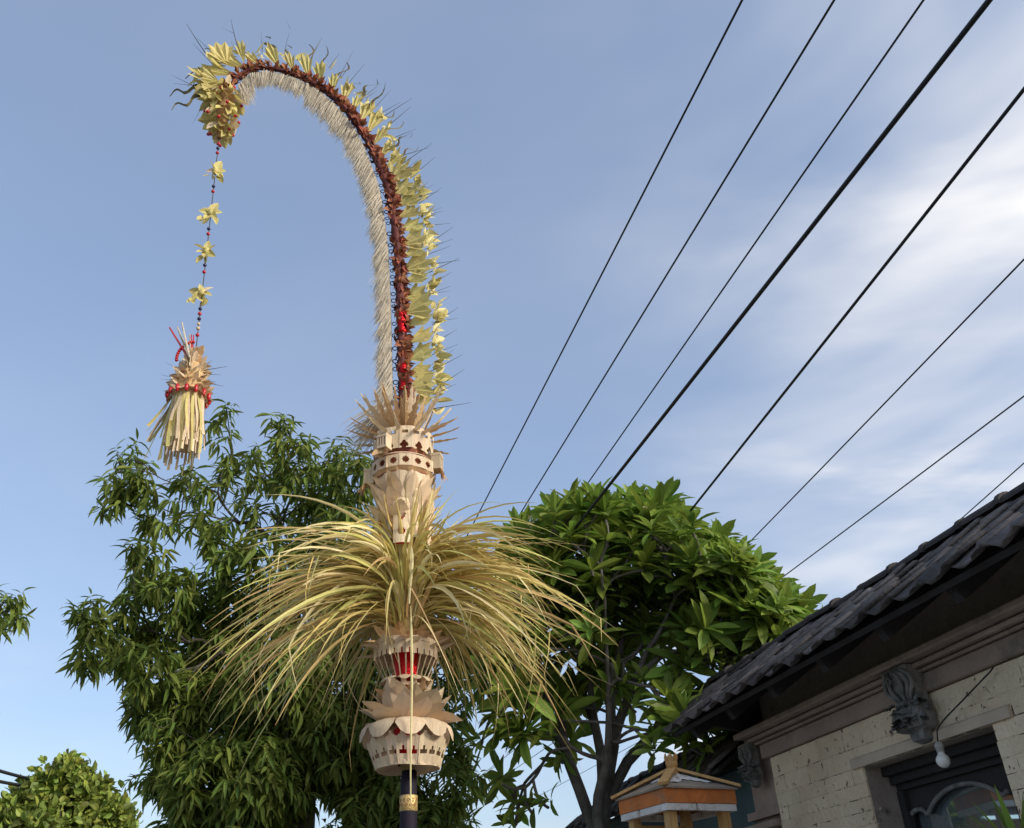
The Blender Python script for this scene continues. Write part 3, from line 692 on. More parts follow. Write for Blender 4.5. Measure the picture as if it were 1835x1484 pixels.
for i, tp in enumerate(tips):
    u = unit((tp - ctr) * np.array([1, 1, 1.1])); ax = unit(u * .55 + np.array([0, 0, .75]) + rng.normal(0, .28, 3)); B = basis(ax)
    nl = int(rng.integers(13, 20)) if tp[2] > 2.9 else int(rng.integers(6, 10)); ph = rng.uniform(0, 6); L = (.315 if tp[2] > 2.9 else .25) * rng.uniform(.7, 1.2)
    for j in range(nl):
        a = ph + j * 2.4; e = j / nl; rad = B[:, 0] * cos(a) + B[:, 2] * sin(a)
        d = unit(ax * (.0 + 1.05 * e) + rad * (.95 - .35 * e) + np.array([0, 0, -.12]) + rng.normal(0, .12, 3))
        M = basis(d, ax + rng.normal(0, .22, 3)) * (L * rng.uniform(.7, 1.1) * (1 - .3 * e))
        leaves.append((int(rng.integers(3)), M, tp + ax * (e - .5) * .07, rng.random()))
    x, y = proj(tp)
    if y < 1010 and rng.random() < .16: flowers.append((tp + ax * .1, ax))
b = MB(); b.tube(spline([(fb[0] + .05, fb[1], -.05), (fb[0] - .04, fb[1] + .02, 1.1), tuple(fork)], 9), np.linspace(.15, .10, 9), 10); b.build('trunk', MT['frbark'], fr, off, True)
b = MB()
for pts, rr in limbs: b.tube(pts, rr, 6, cap=False)
b.build('limbs', MT['frbark'], fr, off, True)
add_leaves(fr, off, leaves, FRNG, MT['frang'], 'leaf', 300)
for p_, ax in flowers:
    b = MB(); B = basis(ax)
    for q in range(4):
        c = p_ + B @ np.array([.035 * cos(q * 1.7), .02 * q / 4, .035 * sin(q * 1.7)])
        for j in range(5):
            a = j * 2 * pi / 5; d = B @ np.array([cos(a), .35, sin(a)]); b.inst(leaf_shape(2, [(0, .08), (.5, .25), (1, .03)], .2, .1), basis(d, ax) * .05, c)
    b.build('flower_cluster', MT['flower'], fr, off)

# potted plant under the window
pp = st(2.62, 3.22); off = np.array([pp[0], pp[1], PAVE])
pl = thing('potted_plant', 'tall potted plant with narrow green blades beside the arched window', 'plant', tuple(off))
b = MB(); b.lathe([(.0005, 0), (.12, 0), (.15, .3), (.165, .3), (.165, .34), (.145, .34), (.14, .3), (.0005, .29)], 20, off); b.build('pot', MT['pot'], pl, off, True)
top = at_dist(1832, 1530, math.hypot(pp[0], pp[1])); 
b = MB(); b.tube(spline([off + (0, 0, .28), (off + top) / 2 + (.02, 0, 0), top - (0, 0, .12)], 8), np.linspace(.022, .012, 8), 7); b.build('stem', MT['bark'], pl, off, True)
for j in range(22):
    a = j * 2.4; e = j / 22; d = unit((cos(a) * (1 - .6 * e), sin(a) * (1 - .6 * e), .35 + 1.2 * e)); b = MB()
    b.inst(leaf_shape(6, [(0, .02), (.3, .05), (.7, .035), (1, .003)], .5, .35 * (1 - e)), basis(d) * rng.uniform(.22, .32), top - (0, 0, .14 - .1 * e)); b.build('leaf', MT['frang'], pl, off)

# ------------------------------------------------------------------ overhead cables
def cable(pA, pB, h, rad, label, s_lo=-9., s_hi=27., sag=.15, group='overhead cables along the street'):
    A, B = at_height(*pA, h), at_height(*pB, h)
    n0 = (A @ NV + B @ NV) / 2; nA, nB, sA, sB = A @ NV, B @ NV, A @ SV, B @ SV
    k = (nB - nA) / (sB - sA); pts = []
    for i in range(49):
        s = s_lo + (s_hi - s_lo) * i / 48; u = (s - (sA + sB) / 2) / 18.
        nn = nA + k * (min(max(s, sA - 3), sB + 3) - sA)
        pts.append(st(nn, s, h + sag * (u * u - ((sB - sA) / 36.) ** 2)))
    c = np.array(pts); o_ = c.mean(0)
    b = MB(); b.tube(c, rad, 6); o = b.build('overhead_cable', MT['cable'], None, o_, True); o.location = o_
    return tag(o, label, 'cable', group)
CB = [((1330, 0), (850, 935), 6.5, .008, 'thin black overhead cable passing closest to the straw burst'),
      ((1495, 0), (905, 965), 6.5, .008, 'thin black overhead cable, second out from the straw burst'),
      ((1655, 0), (1040, 885), 6.5, .0075, 'thin black overhead cable just before the thickest cable'),
      ((1773, 0), (985, 1005), 4.5, .0115, 'thickest black overhead cable, crossing in front of the frangipani crown'),
      ((1835, 160), (1190, 975), 4.6, .0085, 'black overhead cable running into the top of the frangipani crown'),
      ((1835, 465), (1345, 970), 4.7, .005, 'thin black overhead cable touching the right flank of the frangipani'),
      ((1835, 710), (1415, 1025), 5.4, .0065, 'thin grey black overhead cable above the roof ridge, second lowest'),
      ((1835, 830), (1660, 985), 5.2, .0055, 'lowest overhead cable dipping behind the roof ridge')]
for a in CB: cable(*a)
for (pa, pb, lab) in (((-160, 1318), (75, 1402), 'upper of two dark cables ending at the rounded tree'), ((-160, 1352), (75, 1414), 'lower of two dark cables ending at the rounded tree')):
    A, B = at_dist(*pa, 26.), at_dist(*pb, 33.); m = (A + B) / 2 - np.array([0, 0, .1]); o_ = (A + B) / 2
    b = MB(); b.tube(spline([A, m, B], 16), .045, 6); o = b.build('overhead_cable', MT['cable'], None, o_, True); o.location = o_; tag(o, lab, 'cable', 'cables by the rounded tree')
# ------------------------------------------------------------------ penjor (tall arched bamboo pole with palm leaf ornaments)
rng = np.random.default_rng(101)
PB = at_dist(733, 1484, 6.0); PO = np.array([PB[0], PB[1], PAVE])
PT = radians(8); PU = np.array([cos(PT), sin(PT), 0]); PN = np.array([-sin(PT), cos(PT), 0])
def PP(px, py):
    v = ray(px, py); t = (PN @ (PB - CAM)) / (PN @ v); return CAM + v * t
CL = [(733, 1484), (731, 1380), (729, 1300), (727, 1150), (725, 1000), (723, 850), (723, 760), (722, 700), (720, 621), (717, 530), (712, 442), (704, 380), (695, 336), (673, 282), (655, 246), (625, 203), (585, 165), (535, 137), (480, 122), (440, 129), (416, 150), (406, 176)]
AX = spline([PP(*p) for p in CL], 260)
AXY = np.array([proj(p)[1] for p in AX])
k_up = int(np.argmin(np.abs(AXY[:180] - 740)))       # where the bare pole becomes the wrapped arch
def axis_at(py):
    i = int(np.argmin(np.abs(AXY[:200] - py))); return AX[i]
pj = thing('penjor', 'tall arched bamboo penjor pole decked with woven palm leaf, straw and white plumes', 'penjor', tuple(PO))
b = MB(); lowp = np.vstack([[AX[0][0], AX[0][1], PAVE], AX[:k_up + 4]])
b.tube(lowp, np.r_[.05, np.linspace(.046, .036, k_up + 4)], 14); b.build('pole', MT['bamboo'], pj, PO, True)
zt = axis_at(1384)[2]; zg0, zg1 = axis_at(1453)[2], axis_at(1430)[2]
xy = axis_at(1440)[:2]
b = MB(); b.lathe([(.053, 0.2), (.0515, zg0 - PAVE), (.05, zg1 - PAVE), (.049, zt - PAVE + .02), (.03, zt - PAVE + .03)], 20, (xy[0], xy[1], PAVE)); b.build('cloth_wrap', MT['purple'], pj, PO, True)
b = MB(); b.lathe([(.051, zg0), (.0545, zg0 + .003), (.0545, zg1 - .003), (.051, zg1)], 24, (xy[0], xy[1], 0)); gb = b.build('gold_band', MT['gold'], pj, PO, True)
for k in range(10):                                  # embossed curls on the band
    a = -pi / 2 + (k - 4.5) * .25; b = MB(); c = np.array([xy[0] + .0548 * cos(a), xy[1] + .0548 * sin(a), (zg0 + zg1) / 2 + (.012 if k % 2 else -.012)])
    t_ = np.array([-sin(a), cos(a), 0]); b.tube([c + t_ * .008 * cos(q) * (1 - q / 9) + np.array([0, 0, .014 * sin(q) * (1 - q / 9)]) for q in np.linspace(0, 6, 12)], .0018, 4); b.build('embossed_curl', MT['rust'], gb, PO)

# wrapped arch
ARC = AX[k_up:]; TG = np.gradient(ARC, axis=0); TG /= np.linalg.norm(TG, axis=1)[:, None]
OUT = np.array([np.cross(PN, t) for t in TG]); NA = len(ARC)
SA = np.r_[0, np.cumsum(np.linalg.norm(np.diff(ARC, axis=0), axis=1))]; LA = SA[-1]
def arc(s):
    p = np.array([np.interp(s, SA, ARC[:, j]) for j in range(3)]); o = np.array([np.interp(s, SA, OUT[:, j]) for j in range(3)]); t = np.array([np.interp(s, SA, TG[:, j]) for j in range(3)])
    return p, unit(t), unit(o)
u_ = SA / LA
b = MB(); b.tube(ARC, np.interp(u_, [0, .5, .8, 1], [.036, .036, .024, .018]) * (1 + .12 * np.sin(SA * 60)), 10); b.build('wrapped_stem', MT['redwrap'], pj, PO, True)
FLK = leaf_shape(2, [(0, .12), (.5, .3), (1, .02)], .4, .3)
b1, b2 = MB(), MB()
for k in range(520):
    s = rng.uniform(0, LA * .985); p, t, o = arc(s); a = rng.uniform(0, 2 * pi); rad = o * cos(a) + PN * sin(a); R = np.interp(s / LA, [0, .5, .8, 1], [.036, .036, .024, .018])
    d = unit(rad * rng.uniform(.25, .9) + t * rng.choice([-1, 1]) * rng.uniform(.3, 1)); (b1 if rng.random() < .7 else b2).inst(FLK, basis(d, rad) * rng.uniform(.035, .075), p + rad * R * .85, rng.random())
for k in range(380):
    s = rng.uniform(0, LA * .985); p, t, o = arc(s); a = rng.normal(0, .7); rad = o * cos(a) - PN * abs(sin(a)); d = unit(rad + t * rng.normal(.2, .5))
    b1.inst(FLK, basis(d, -PN + rng.normal(0, .4, 3)) * rng.uniform(.05, .10), p + rad * .02, rng.random())
b1.build('rust_flakes', MT['rust'], pj, PO, kind='stuff'); b2.build('red_flakes', MT['redwrap'], pj, PO, kind='stuff')
b = MB()
for (y0, y1) in ((705, 690), (598, 568), (672, 662)):
    i0, i1 = sorted((int(np.argmin(np.abs(AXY[:200] - y0))), int(np.argmin(np.abs(AXY[:200] - y1))))); P_ = AX[i0:i1 + 2]; b = MB(); b.tube(P_ + PU * .006 - PN * .004, .0385, 10); b.build('foil_wrap', MT['foil'], pj, PO, True)
# inner cord, wire loops and plume fringe
gap = np.interp(u_, [0, .45, .62, .8, .97, 1], [.080, .084, .056, .052, .075, .055])
CORD = ARC - OUT * gap[:, None]; kc = int(NA * .965)
b = MB(); b.tube(CORD[:kc], .006, 6); b.build('inner_cord', MT['bristle'], pj, PO, True)
ring = MB(); ring.tube([(cos(a), sin(a), .12 * a / 6.28) for a in np.linspace(0, 2 * pi, 15)], .21, 5); lm = ring.mesh('wire_loop', MT['black'], True)
s = .06
while s < LA * .955:
    p, t, o = arc(s); g = np.interp(s / LA, [0, .45, .62, .8, .97, 1], [.080, .084, .056, .052, .075, .055]); R = max(.012, (g - .03) * .36) * rng.uniform(.8, 1.1)
    c = p - o * (g * .52 + .012) + PN * rng.normal(0, .004)
    put('wire_loop', lm, pj, np.array([o, t, np.cross(o, t)]).T * R, c - PO); s += rng.choice([.055, .06, .075, .12])
b = MB(); DN = np.array([0, 0, -1.])
def strand(p, d, L, w, r, curl):
    x = unit(np.cross(d, PN + rng.normal(0, .4, 3))); V = []
    for t_ in (0, .4, .75, 1.0):
        q = p + d * L * t_ + curl * t_ * t_; ww = w * (1 - t_ * .85); V += [q - x * ww, q + x * ww]
    b.add(V, [(0, 1, 3, 2), (2, 3, 5, 4), (4, 5, 7, 6)], r)
for k in range(5200):
    s = rng.uniform(.0, LA * .965); p, t, o = arc(s); g = np.interp(s / LA, [0, .45, .62, .8, .97, 1], [.080, .084, .056, .052, .075, .055])
    c = p - o * g + PN * rng.normal(0, .012)
    tuft = .75 + .25 * abs(sin(s * 17 + 2 * sin(s * 5)))
    vert = abs(t[2])
    d = unit(-o * (.42 + .5 * (1 - vert)) + DN * .8 + PN * rng.normal(0, .12) + PU * rng.normal(0, .06))
    L = (.265 if vert > .6 else .19) * tuft * rng.uniform(.75, 1.08)
    strand(c, d, L, rng.uniform(.0025, .006), rng.random(), np.array([0, 0, -.03]) + o * rng.normal(.01, .015))
p, t, o = arc(.02)
for k in range(160):
    c = p - o * .1 + PN * rng.normal(.0, .03) + np.array([0, 0, rng.uniform(-.08, .12)]); d = unit(-PU * rng.uniform(.5, 1.1) + DN * rng.uniform(.25, .9) + PN * rng.normal(.25, .2))
    strand(c, d, rng.uniform(.25, .42), rng.uniform(.003, .007), rng.random(), np.array([0, 0, -.06]))
b.build('plume_fringe', MT['fringe'], pj, PO, kind='stuff')

# pleated palm fans on the outer edge
def fan_shape(seed, half=36, n=9):
    r = np.random.default_rng(seed); V = [(0, 0, 0)]; F = []
    for ring_, q in enumerate((.34, .68, 1.0)):
        for i in range(n):
            a = radians(-half + 2 * half * i / (n - 1)); R = q * (1 + (.1 * (-1) ** i if ring_ == 2 else 0)) * (1 - .16 * abs(2 * i / (n - 1) - 1) ** 2) * (1 + .04 * r.normal())
            V.append((R * sin(a), R * cos(a), .05 * q * (-1) ** i + .16 * q * q * r.uniform(.7, 1.3)))
    for i in range(n - 1):
        F.append((0, 1 + i, 2 + i))
        for k in range(2): a = 1 + k * n + i; F.append((a, a + n, a + n + 1, a + 1))
    return np.array(V), F
fan_m = []
for k in range(5):
    q = MB(); q.add(*fan_shape(k, 34 + 3 * k)); fan_m.append(q.mesh('leaf_fan', MT['yellow']))
fan_n = []
for k in range(4):
    q = MB(); q.add(*fan_shape(20 + k, 17 + 2 * k, 7)); fan_n.append(q.mesh('leaf_fan', MT['yellow']))
def tendril_mesh(seed):
    r = np.random.default_rng(seed); pts = spline([(0, 0, 0), (.05 * r.normal(), .3, .03), (.16 * r.choice([-1, 1]), .55, .05), (.05, .8, 0), (-.12, 1, -.03)], 14)
    b = MB(); V = []; F = []
    for i, p in enumerate(pts):
        w = .07 * (1 - i / 13.) + .010 + (.025 if i % 2 else 0) * (1 - i / 13.); V += [(p[0] - w, p[1], p[2]), (p[0] + w * .6, p[1], p[2] + .02)]
    for i in range(13): F.append((2 * i, 2 * i + 1, 2 * i + 3, 2 * i + 2))
    b.add(V, F); return b.mesh('tendril', MT['tendril'])
td_m = [tendril_mesh(k) for k in range(5)]
pt_m = []
for k, (w, dr) in enumerate(((.22, .25), (.3, .4), (.16, .55), (.26, -.25))):
    q = MB(); q.add(*leaf_shape(4, [(0, .3 * w), (.35, w), (.7, .7 * w), (1, .01)], .45, dr)); pt_m.append(q.mesh('leaf_curl', MT['yellow']))
for k, (w, dr) in enumerate(((.22, .3), (.3, .5), (.16, .65), (.2, -.35))):
    q = MB(); q.add(*leaf_shape(4, [(0, .3 * w), (.35, w), (.7, .5 * w), (1, .01)], .6, dr)); pt_m.append(q.mesh('leaf_curl', MT['paleyellow']))
br_m = MB(); br_m.tube([(0, 0, 0), (.006, .5, 0), (-.004, 1, .01)], [.011, .008, .003], 4); br_m = br_m.mesh('bristle', MT['bristle'])
s = .08; i = 0
while s < LA - .02:
    f = s / LA; p, t, o = arc(s); R = np.interp(f, [0, .5, .8, 1], [.036, .036, .024, .018])
    lean = np.interp(f, [0, .35, .6, .85, 1], [.05, .15, .75, 1.0, .5]); L = np.interp(f, [0, .5, .8, 1], [.21, .22, .26, .26]) * rng.uniform(.85, 1.15)
    d = unit(o + t * lean + PN * rng.normal(-.1, .12)); face = -PN + t * rng.normal(.2, .15)
    root = p + o * (R - .006)
    fo = put('leaf_fan', fan_m[int(rng.integers(5))] if f < .5 else fan_n[int(rng.integers(4))], pj, basis(d, face) * L, root - PO)
    if f > .45 or rng.random() < .35:
        Lt = np.interp(f, [0, .4, .6, 1], [.1, .15, .3, .3]) * rng.uniform(.8, 1.2); dt = unit(o * .8 + t * lean * .5 + PN * rng.normal(0, .2) + PU * .1)
        put('tendril', td_m[i % 5], fo, np.linalg.inv(basis(d, face) * L) @ (basis(dt, face) * Lt), (0, .72, .04))
    for k in range(9 if f < .55 else 4):
        dd = unit(o * rng.uniform(.4, 1) + t * rng.normal(.45, .6) - PN * rng.uniform(-.3, .6)); c = p + o * (R + L * rng.uniform(.75, 1.0) + (.03 if f < .5 else -.05)) + t * rng.uniform(-.08, .08) - PN * rng.uniform(-.03, .05)
        put('leaf_curl', pt_m[int(rng.integers(8))], pj, basis(dd, -PN + rng.normal(0, .6, 3)) * rng.uniform(.06, .145), c - PO)
    for k in range(2 if i % 2 else 1):
        dd = unit(o * 1.0 + np.array([0, 0, rng.uniform(.1, .9)]) + PN * rng.normal(0, .25)); c = p + o * (R + L * .9) + t * rng.uniform(-.06, .06)
        put('bristle', br_m, pj, basis(dd) * np.array([1, 1, 1]) * rng.uniform(.18, .34), c - PO)
    s += np.interp(f, [0, .5, .8, 1], [.145, .14, .15, .11]) * rng.uniform(.85, 1.15); i += 1

# cluster and cone at the tip of the arch
TIP = ARC[-1]; mp_ = mpp(TIP)
for k, (px, py, ang, L) in enumerate(((395, 130, 150, .26), (385, 150, 175, .2), (385, 165, 200, .2), (390, 178, 225, .18), (400, 120, 125, .26), (430, 118, 100, .27), (400, 185, 250, .17), (378, 140, 160, .2), (372, 165, 190, .17), (376, 178, 215, .15))):
    a = radians(ang); d = PU * cos(a) + np.array([0, 0, sin(a)]) + PN * rng.normal(-.2, .15)
    put('leaf_fan', (fan_m + fan_n)[k % 9], pj, basis(d, -PN + rng.normal(0, .3, 3)) * L * .8, PP(px + 8, py) - PN * .03 - PO)
for k in range(16):
    a = radians(rng.uniform(110, 240)); c = PP(388, 150) + (PU * cos(a) + np.array([0, 0, sin(a)])) * rng.uniform(.1, .17); d = PU * cos(a) + np.array([0, 0, sin(a)]) + PN * rng.normal(0, .4)
    put('leaf_curl', pt_m[k % 4], pj, basis(d, -PN + rng.normal(0, .5, 3)) * rng.uniform(.08, .13), c - PN * .06 - PO)
for (px, py, px2, py2) in ((400, 112, 352, 68), (425, 82, 413, 35), (375, 105, 333, 43), (362, 152, 343, 152), (362, 190, 346, 222), (368, 192, 372, 215), (520, 52, 513, 36), (420, 60, 398, 50)):
    A, B = PP(px, py), PP(px2, py2); put('bristle', br_m, pj, basis(B - A) * np.linalg.norm(B - A), A - PO)
PETAL = [leaf_shape(4, [(0, .2), (.35, .33), (.7, .24), (1, .01)], .3, d) for d in (-.2, .05, .3)]
def petal_meshes(m, name='petal'):
    out = []
    for sh_ in PETAL: q = MB(); q.add(*sh_); out.append(q.mesh(name, m))
    return out
pet_cream, pet_yellow, pet_tan = petal_meshes(MT['cream']), petal_meshes(MT['yellow']), petal_meshes(MT['tan'])
bead = MB(); ellipsoid(bead, (0, 0, 0), np.eye(3), 1, 1, 1, 10, 6); bead_r = bead.mesh('bead', MT['redbead'], True); bead_b = bead.mesh('bead', MT['bluebead'], True); bead_w = bead.mesh('bead', MT['cream'], True)
cx0 = PP(406, 165); AXT = np.array([cx0[0], cx0[1]])
def z_on(xy, py):                                    # height on a vertical line that shows at pixel row py
    lo, hi = 0., 14.
    for _ in range(40):
        m = (lo + hi) / 2
        if proj((xy[0], xy[1], m))[1] > py: lo = m
        else: hi = m
    return (lo + hi) / 2
b = MB(); zc0, zc1 = z_on(AXT, 165), z_on(AXT, 248); b.lathe([(.05, zc0), (.09, zc0 - .08), (.085, zc0 - .16), (.06, zc0 - .25), (.02, zc1)], 14, (AXT[0], AXT[1], 0)); cone = b.build('tip_cone', MT['tan'], pj, PO, True)
for ring_, (py, rr, L, n_) in enumerate(((166, .07, .14, 10), (178, .10, .14, 13), (190, .115, .14, 15), (202, .11, .14, 14), (214, .10, .13, 13), (226, .08, .13, 11), (236, .06, .12, 9), (245, .04, .10, 6))):
    zc = z_on(AXT, py)
    for k in range(n_):
        a = 2 * pi * k / n_ + ring_ * .4; rad = np.array([cos(a), sin(a), 0]); d = rad * rng.uniform(.2, 1.1) + DN * rng.uniform(.6, 1.1) + rng.normal(0, .3, 3)
        put('petal', (pet_yellow if rng.random() < .75 else pet_cream)[int(rng.integers(3))], cone, basis(d, rad + rng.normal(0, .3, 3)) * L * rng.uniform(.6, 1.2), np.array([AXT[0], AXT[1], zc + .05]) + rad * rr * .95 - PO)
        if k % 4 == 1: put('bead', bead_r, cone, np.eye(3) * .016, np.array([AXT[0], AXT[1], zc - .02]) + rad * (rr + .045) - PO)

# ------------------------------------------------------------------ pendant hanging from the tip
HXY = AXT; HO3 = np.array([HXY[0], HXY[1], z_on(HXY, 835)])
hp = thing('hanging_pendant', 'beaded string with palm leaf stars and a fringed tassel hanging from the arch tip', 'pendant', tuple(HO3))
zT = z_on(HXY, 246); zB = z_on(HXY, 640)
def hxy(py):                                         # the string drifts a little sideways in the breeze
    k = .085 * min(1, max(0, (py - 246) / 380.)); return np.array([HXY[0] + PU[0] * k, HXY[1] + PU[1] * k, z_on(HXY, py)])
b = MB(); b.tube([hxy(246), hxy(626), hxy(645)], .004, 5); b.build('string', MT['bristle'], hp, HO3)
for i, py in enumerate((258, 266, 274, 334, 343, 410, 419, 475, 487, 553, 562, 571, 580, 588, 600)):
    m_ = [bead_r, bead_b][i % 2] if py not in (562, 580, 588) else (bead_r if py == 562 else bead_w); put('bead', m_, hp, np.eye(3) * (.0155 if py not in (580,) else .013), hxy(py) - HO3)
for i, py in enumerate((306, 381, 450, 525)):
    c = hxy(py); o0 = MB(); ellipsoid(o0, c, np.eye(3), .03, .03, .04, 8, 5); so = o0.build('palm_star', MT['yellow'], hp, HO3, True)
    ph = rng.uniform(0, 1)
    for k in range(6):
        a = ph + k * pi / 3; d = PU * cos(a) + np.array([0, 0, 1]) * sin(a) - PN * rng.uniform(-.1, .5); put('star_point', (pet_yellow if rng.random() < .8 else pet_cream)[int(rng.integers(3))], so, basis(d, -PN + rng.normal(0, .5, 3)) * rng.uniform(.08, .125), c - HO3)
    for k in range(4):
        d = PU * rng.choice([-1, 1]) * .5 + DN - PN * rng.uniform(-.3, .6); put('star_point', pet_yellow[k % 3], so, basis(d, -PN + rng.normal(0, .5, 3)) * .085, c + DN * .05 + PU * rng.normal(0, .035) - HO3)
TXY = hxy(700)[:2]
# tassel head
cA, cB2, cC = hxy(640), hxy(690), hxy(716)
b = MB(); zs = [z_on(HXY, q) for q in (630, 655, 680, 700, 722)]
b.lathe(list(zip((.025, .065, .1, .12, .115), zs)), 18, (TXY[0], TXY[1], 0)); th = b.build('tassel_head', MT['tan'], hp, HO3, True)
for ring_, (py, rr, L, n_, up) in enumerate(((636, .03, .08, 10, .9), (646, .045, .08, 12, .7), (656, .065, .08, 15, .5), (668, .085, .08, 16, .4), (680, .10, .08, 18, .3), (690, .112, .08, 20, .2), (700, .122, .08, 20, .1), (708, .13, .075, 22, -.3))):
    for k in range(n_):
        a = 2 * pi * k / n_ + ring_ * .5; rad = np.array([cos(a), sin(a), 0]); d = rad * .7 + np.array([0, 0, up]) + rng.normal(0, .2, 3)
        put('petal', (pet_cream if rng.random() < .85 else pet_tan)[int(rng.integers(3))], th, basis(d, rad + np.array([0, 0, .5])) * L * rng.uniform(.7, 1.1), hxy(py) + rad * rr * .85 - HO3)
for k in range(14):
    a = 2 * pi * k / 14; rad = np.array([cos(a), sin(a), 0]); put('bead', bead_r, th, np.diag([.016, .016, .034]), hxy(712) + rad * .15 - HO3)
for k in range(22):
    a = rng.uniform(0, 2 * pi); rad = np.array([cos(a), sin(a), 0]); d = rad + np.array([0, 0, rng.uniform(-.3, .7)]); put('bristle', br_m, hp, basis(d) * np.array([1.6, 1, 1.6]) * rng.uniform(.12, .2), hxy(rng.uniform(655, 690)) + rad * .07 - HO3)
stick = MB(); stick.tube([(0, 0, 0), (0, 1, .03)], [.03, .018], 5); st_r, st_w = stick.mesh('stick', MT['redbead']), stick.mesh('stick', MT['fringe'])
for k in range(9):
    d = -PU * rng.uniform(.0, .75) + np.array([0, 0, 1.]) + PN * rng.normal(0, .2); put('stick', st_r if k % 3 == 0 else st_w, hp, basis(d) * rng.uniform(.22, .36), hxy(650) - HO3 - PU * .02 + PN * rng.normal(0, .03))
for k in range(12):
    a = radians(100 + 8 * k); put('bead', bead_r, hp, np.eye(3) * .013, hxy(640) + PU * .14 * cos(a) * .9 + np.array([0, 0, .15 * sin(a) - .02]) - PN * .02 - HO3)
zt0 = z_on(HXY, 716)
for k in range(46):                                   # long paper-like palm strips
    a = 2 * pi * k / 46 + rng.normal(0, .06); rad = np.array([cos(a), sin(a), 0]); tn = np.array([-sin(a), cos(a), 0])
    L = rng.uniform(.26, .46) if k % 4 else rng.uniform(.46, .56); w = rng.uniform(.007, .017); out_ = abs(rng.normal(0, .02)) + (.09 if (rad @ -PU) > .93 else 0); b = MB(); V = []; tw_ = rng.normal(0, .6); ph_ = rng.uniform(0, 6)
    for t_ in np.linspace(0, 1, 5):
        x_ = tn * cos(tw_ * t_) + rad * sin(tw_ * t_); c = np.array([TXY[0], TXY[1], zt0]) + rad * (.115 + (out_ + .02) * t_) + DN * L * t_ * (1 - .15 * (out_ > .1)) + tn * .014 * sin(t_ * 4 + ph_); V += [c - x_ * w * (1 - .3 * t_), c + x_ * w]
    b.add(V, [(2 * i, 2 * i + 1, 2 * i + 3, 2 * i + 2) for i in range(4)], rng.random()); b.build('tassel_strip', MT['cream'] if k % 2 else MT['yellow'], hp, HO3)
b = MB(); V = []; m_ = 96; zt1 = z_on(HXY, 832); cutl = [rng.uniform(.72, 1.0) for _ in range(33)]
for i in range(m_ + 1):
    a = 2 * pi * i / m_
    for t_ in (0, .5, .7, cutl[(i // 3) % 33]): V.append((TXY[0] + (.10 + .04 * t_ + .004 * sin(i * 1.7)) * cos(a), TXY[1] + (.10 + .04 * t_ + .004 * sin(i * 1.7)) * sin(a), zt0 + (zt1 - zt0) * t_))
F = [(4 * i + j, 4 * i + 4 + j, 4 * i + 5 + j, 4 * i + 1 + j) for i in range(m_) for j in range(3) if not (j == 2 and i % 3 == 2)]
b.add(V, F, [((i // 12) * .37) % 1 for i in range(len(V))]); b.build('tassel_skirt', MT['cream'], hp, HO3)

# ------------------------------------------------------------------ woven ornaments on the pole
def mp_at(py): return mpp(axis_at(py))
def ring_band(py_top, py_bot, r_top, r_bot, nseg, nv, hole=None, facet=0, flute=0., edge=None, parent=pj, m=None, name='woven_band', zoff=0.):
    A, B = axis_at(py_top), axis_at(py_bot); k = (mp_at(py_top) + mp_at(py_bot)) / 2; V = []; F = []; RN = []
    nf = facet or 24; tone = rng.random(nf) * .8; wob = rng.normal(0, .012, nf); ph1, ph2 = rng.uniform(0, 6, 2)
    for i in range(nseg):
        u = i / nseg; a = 2 * pi * u
        for j in range(nv + 1):
            v = j / nv; c = A + (B - A) * v; rr = (r_top + (r_bot - r_top) * v) * k
            if facet: rr *= 1 + flute * (abs(((u * facet) % 1) - .5) * 2 - .5)
            fi = int(u * nf) % nf; rr *= 1 + wob[fi] * (.5 + v) + .012 * sin(2 * a + ph1); RN.append(tone[fi])
            z_ = c[2] + zoff + .004 * sin(a + ph1) + .0025 * sin(5 * a + ph2)
            if edge and j == nv: z_ += edge(u) * k
            V.append((c[0] + rr * cos(a), c[1] + rr * sin(a), z_))
    for i in range(nseg):
        for j in range(nv):
            if hole and hole((i + .5) / nseg, (j + .5) / nv): continue
            a = i * (nv + 1) + j; c = ((i + 1) % nseg) * (nv + 1) + j; F.append((a, a + 1, c + 1, c))
    b = MB(); b.add(V, F, RN); return b.build(name, m or MT['cream'], parent, PO)
def petal_ring(py, r_px, L_px, n, elev, meshes, jitter=.1, phase=0., name='petal', parent=pj, wide=1., zj=0.):
    A = axis_at(py); k = mp_at(py)
    for i in range(n):
        a = 2 * pi * (i + phase) / n + rng.normal(0, jitter * .3); rad = np.array([cos(a), sin(a), 0]); e = radians(elev) + rng.normal(0, jitter)
        d = rad * cos(e) + np.array([0, 0, sin(e)]); nrm = -rad * sin(e) + np.array([0, 0, cos(e)])
        L = L_px * k * rng.uniform(.88, 1.1); o = put(name, meshes[int(rng.integers(len(meshes)))], parent, basis(d, nrm) @ np.array(Matrix.Rotation(rng.normal(0, .22), 3, 'Y')) @ np.diag([wide * L * rng.uniform(.75, 1.15), L, L * rng.uniform(.5, 1.5)]), A + rad * r_px * k + np.array([0, 0, rng.normal(0, zj)]) - PO)
def frac(x): return x - math.floor(x)
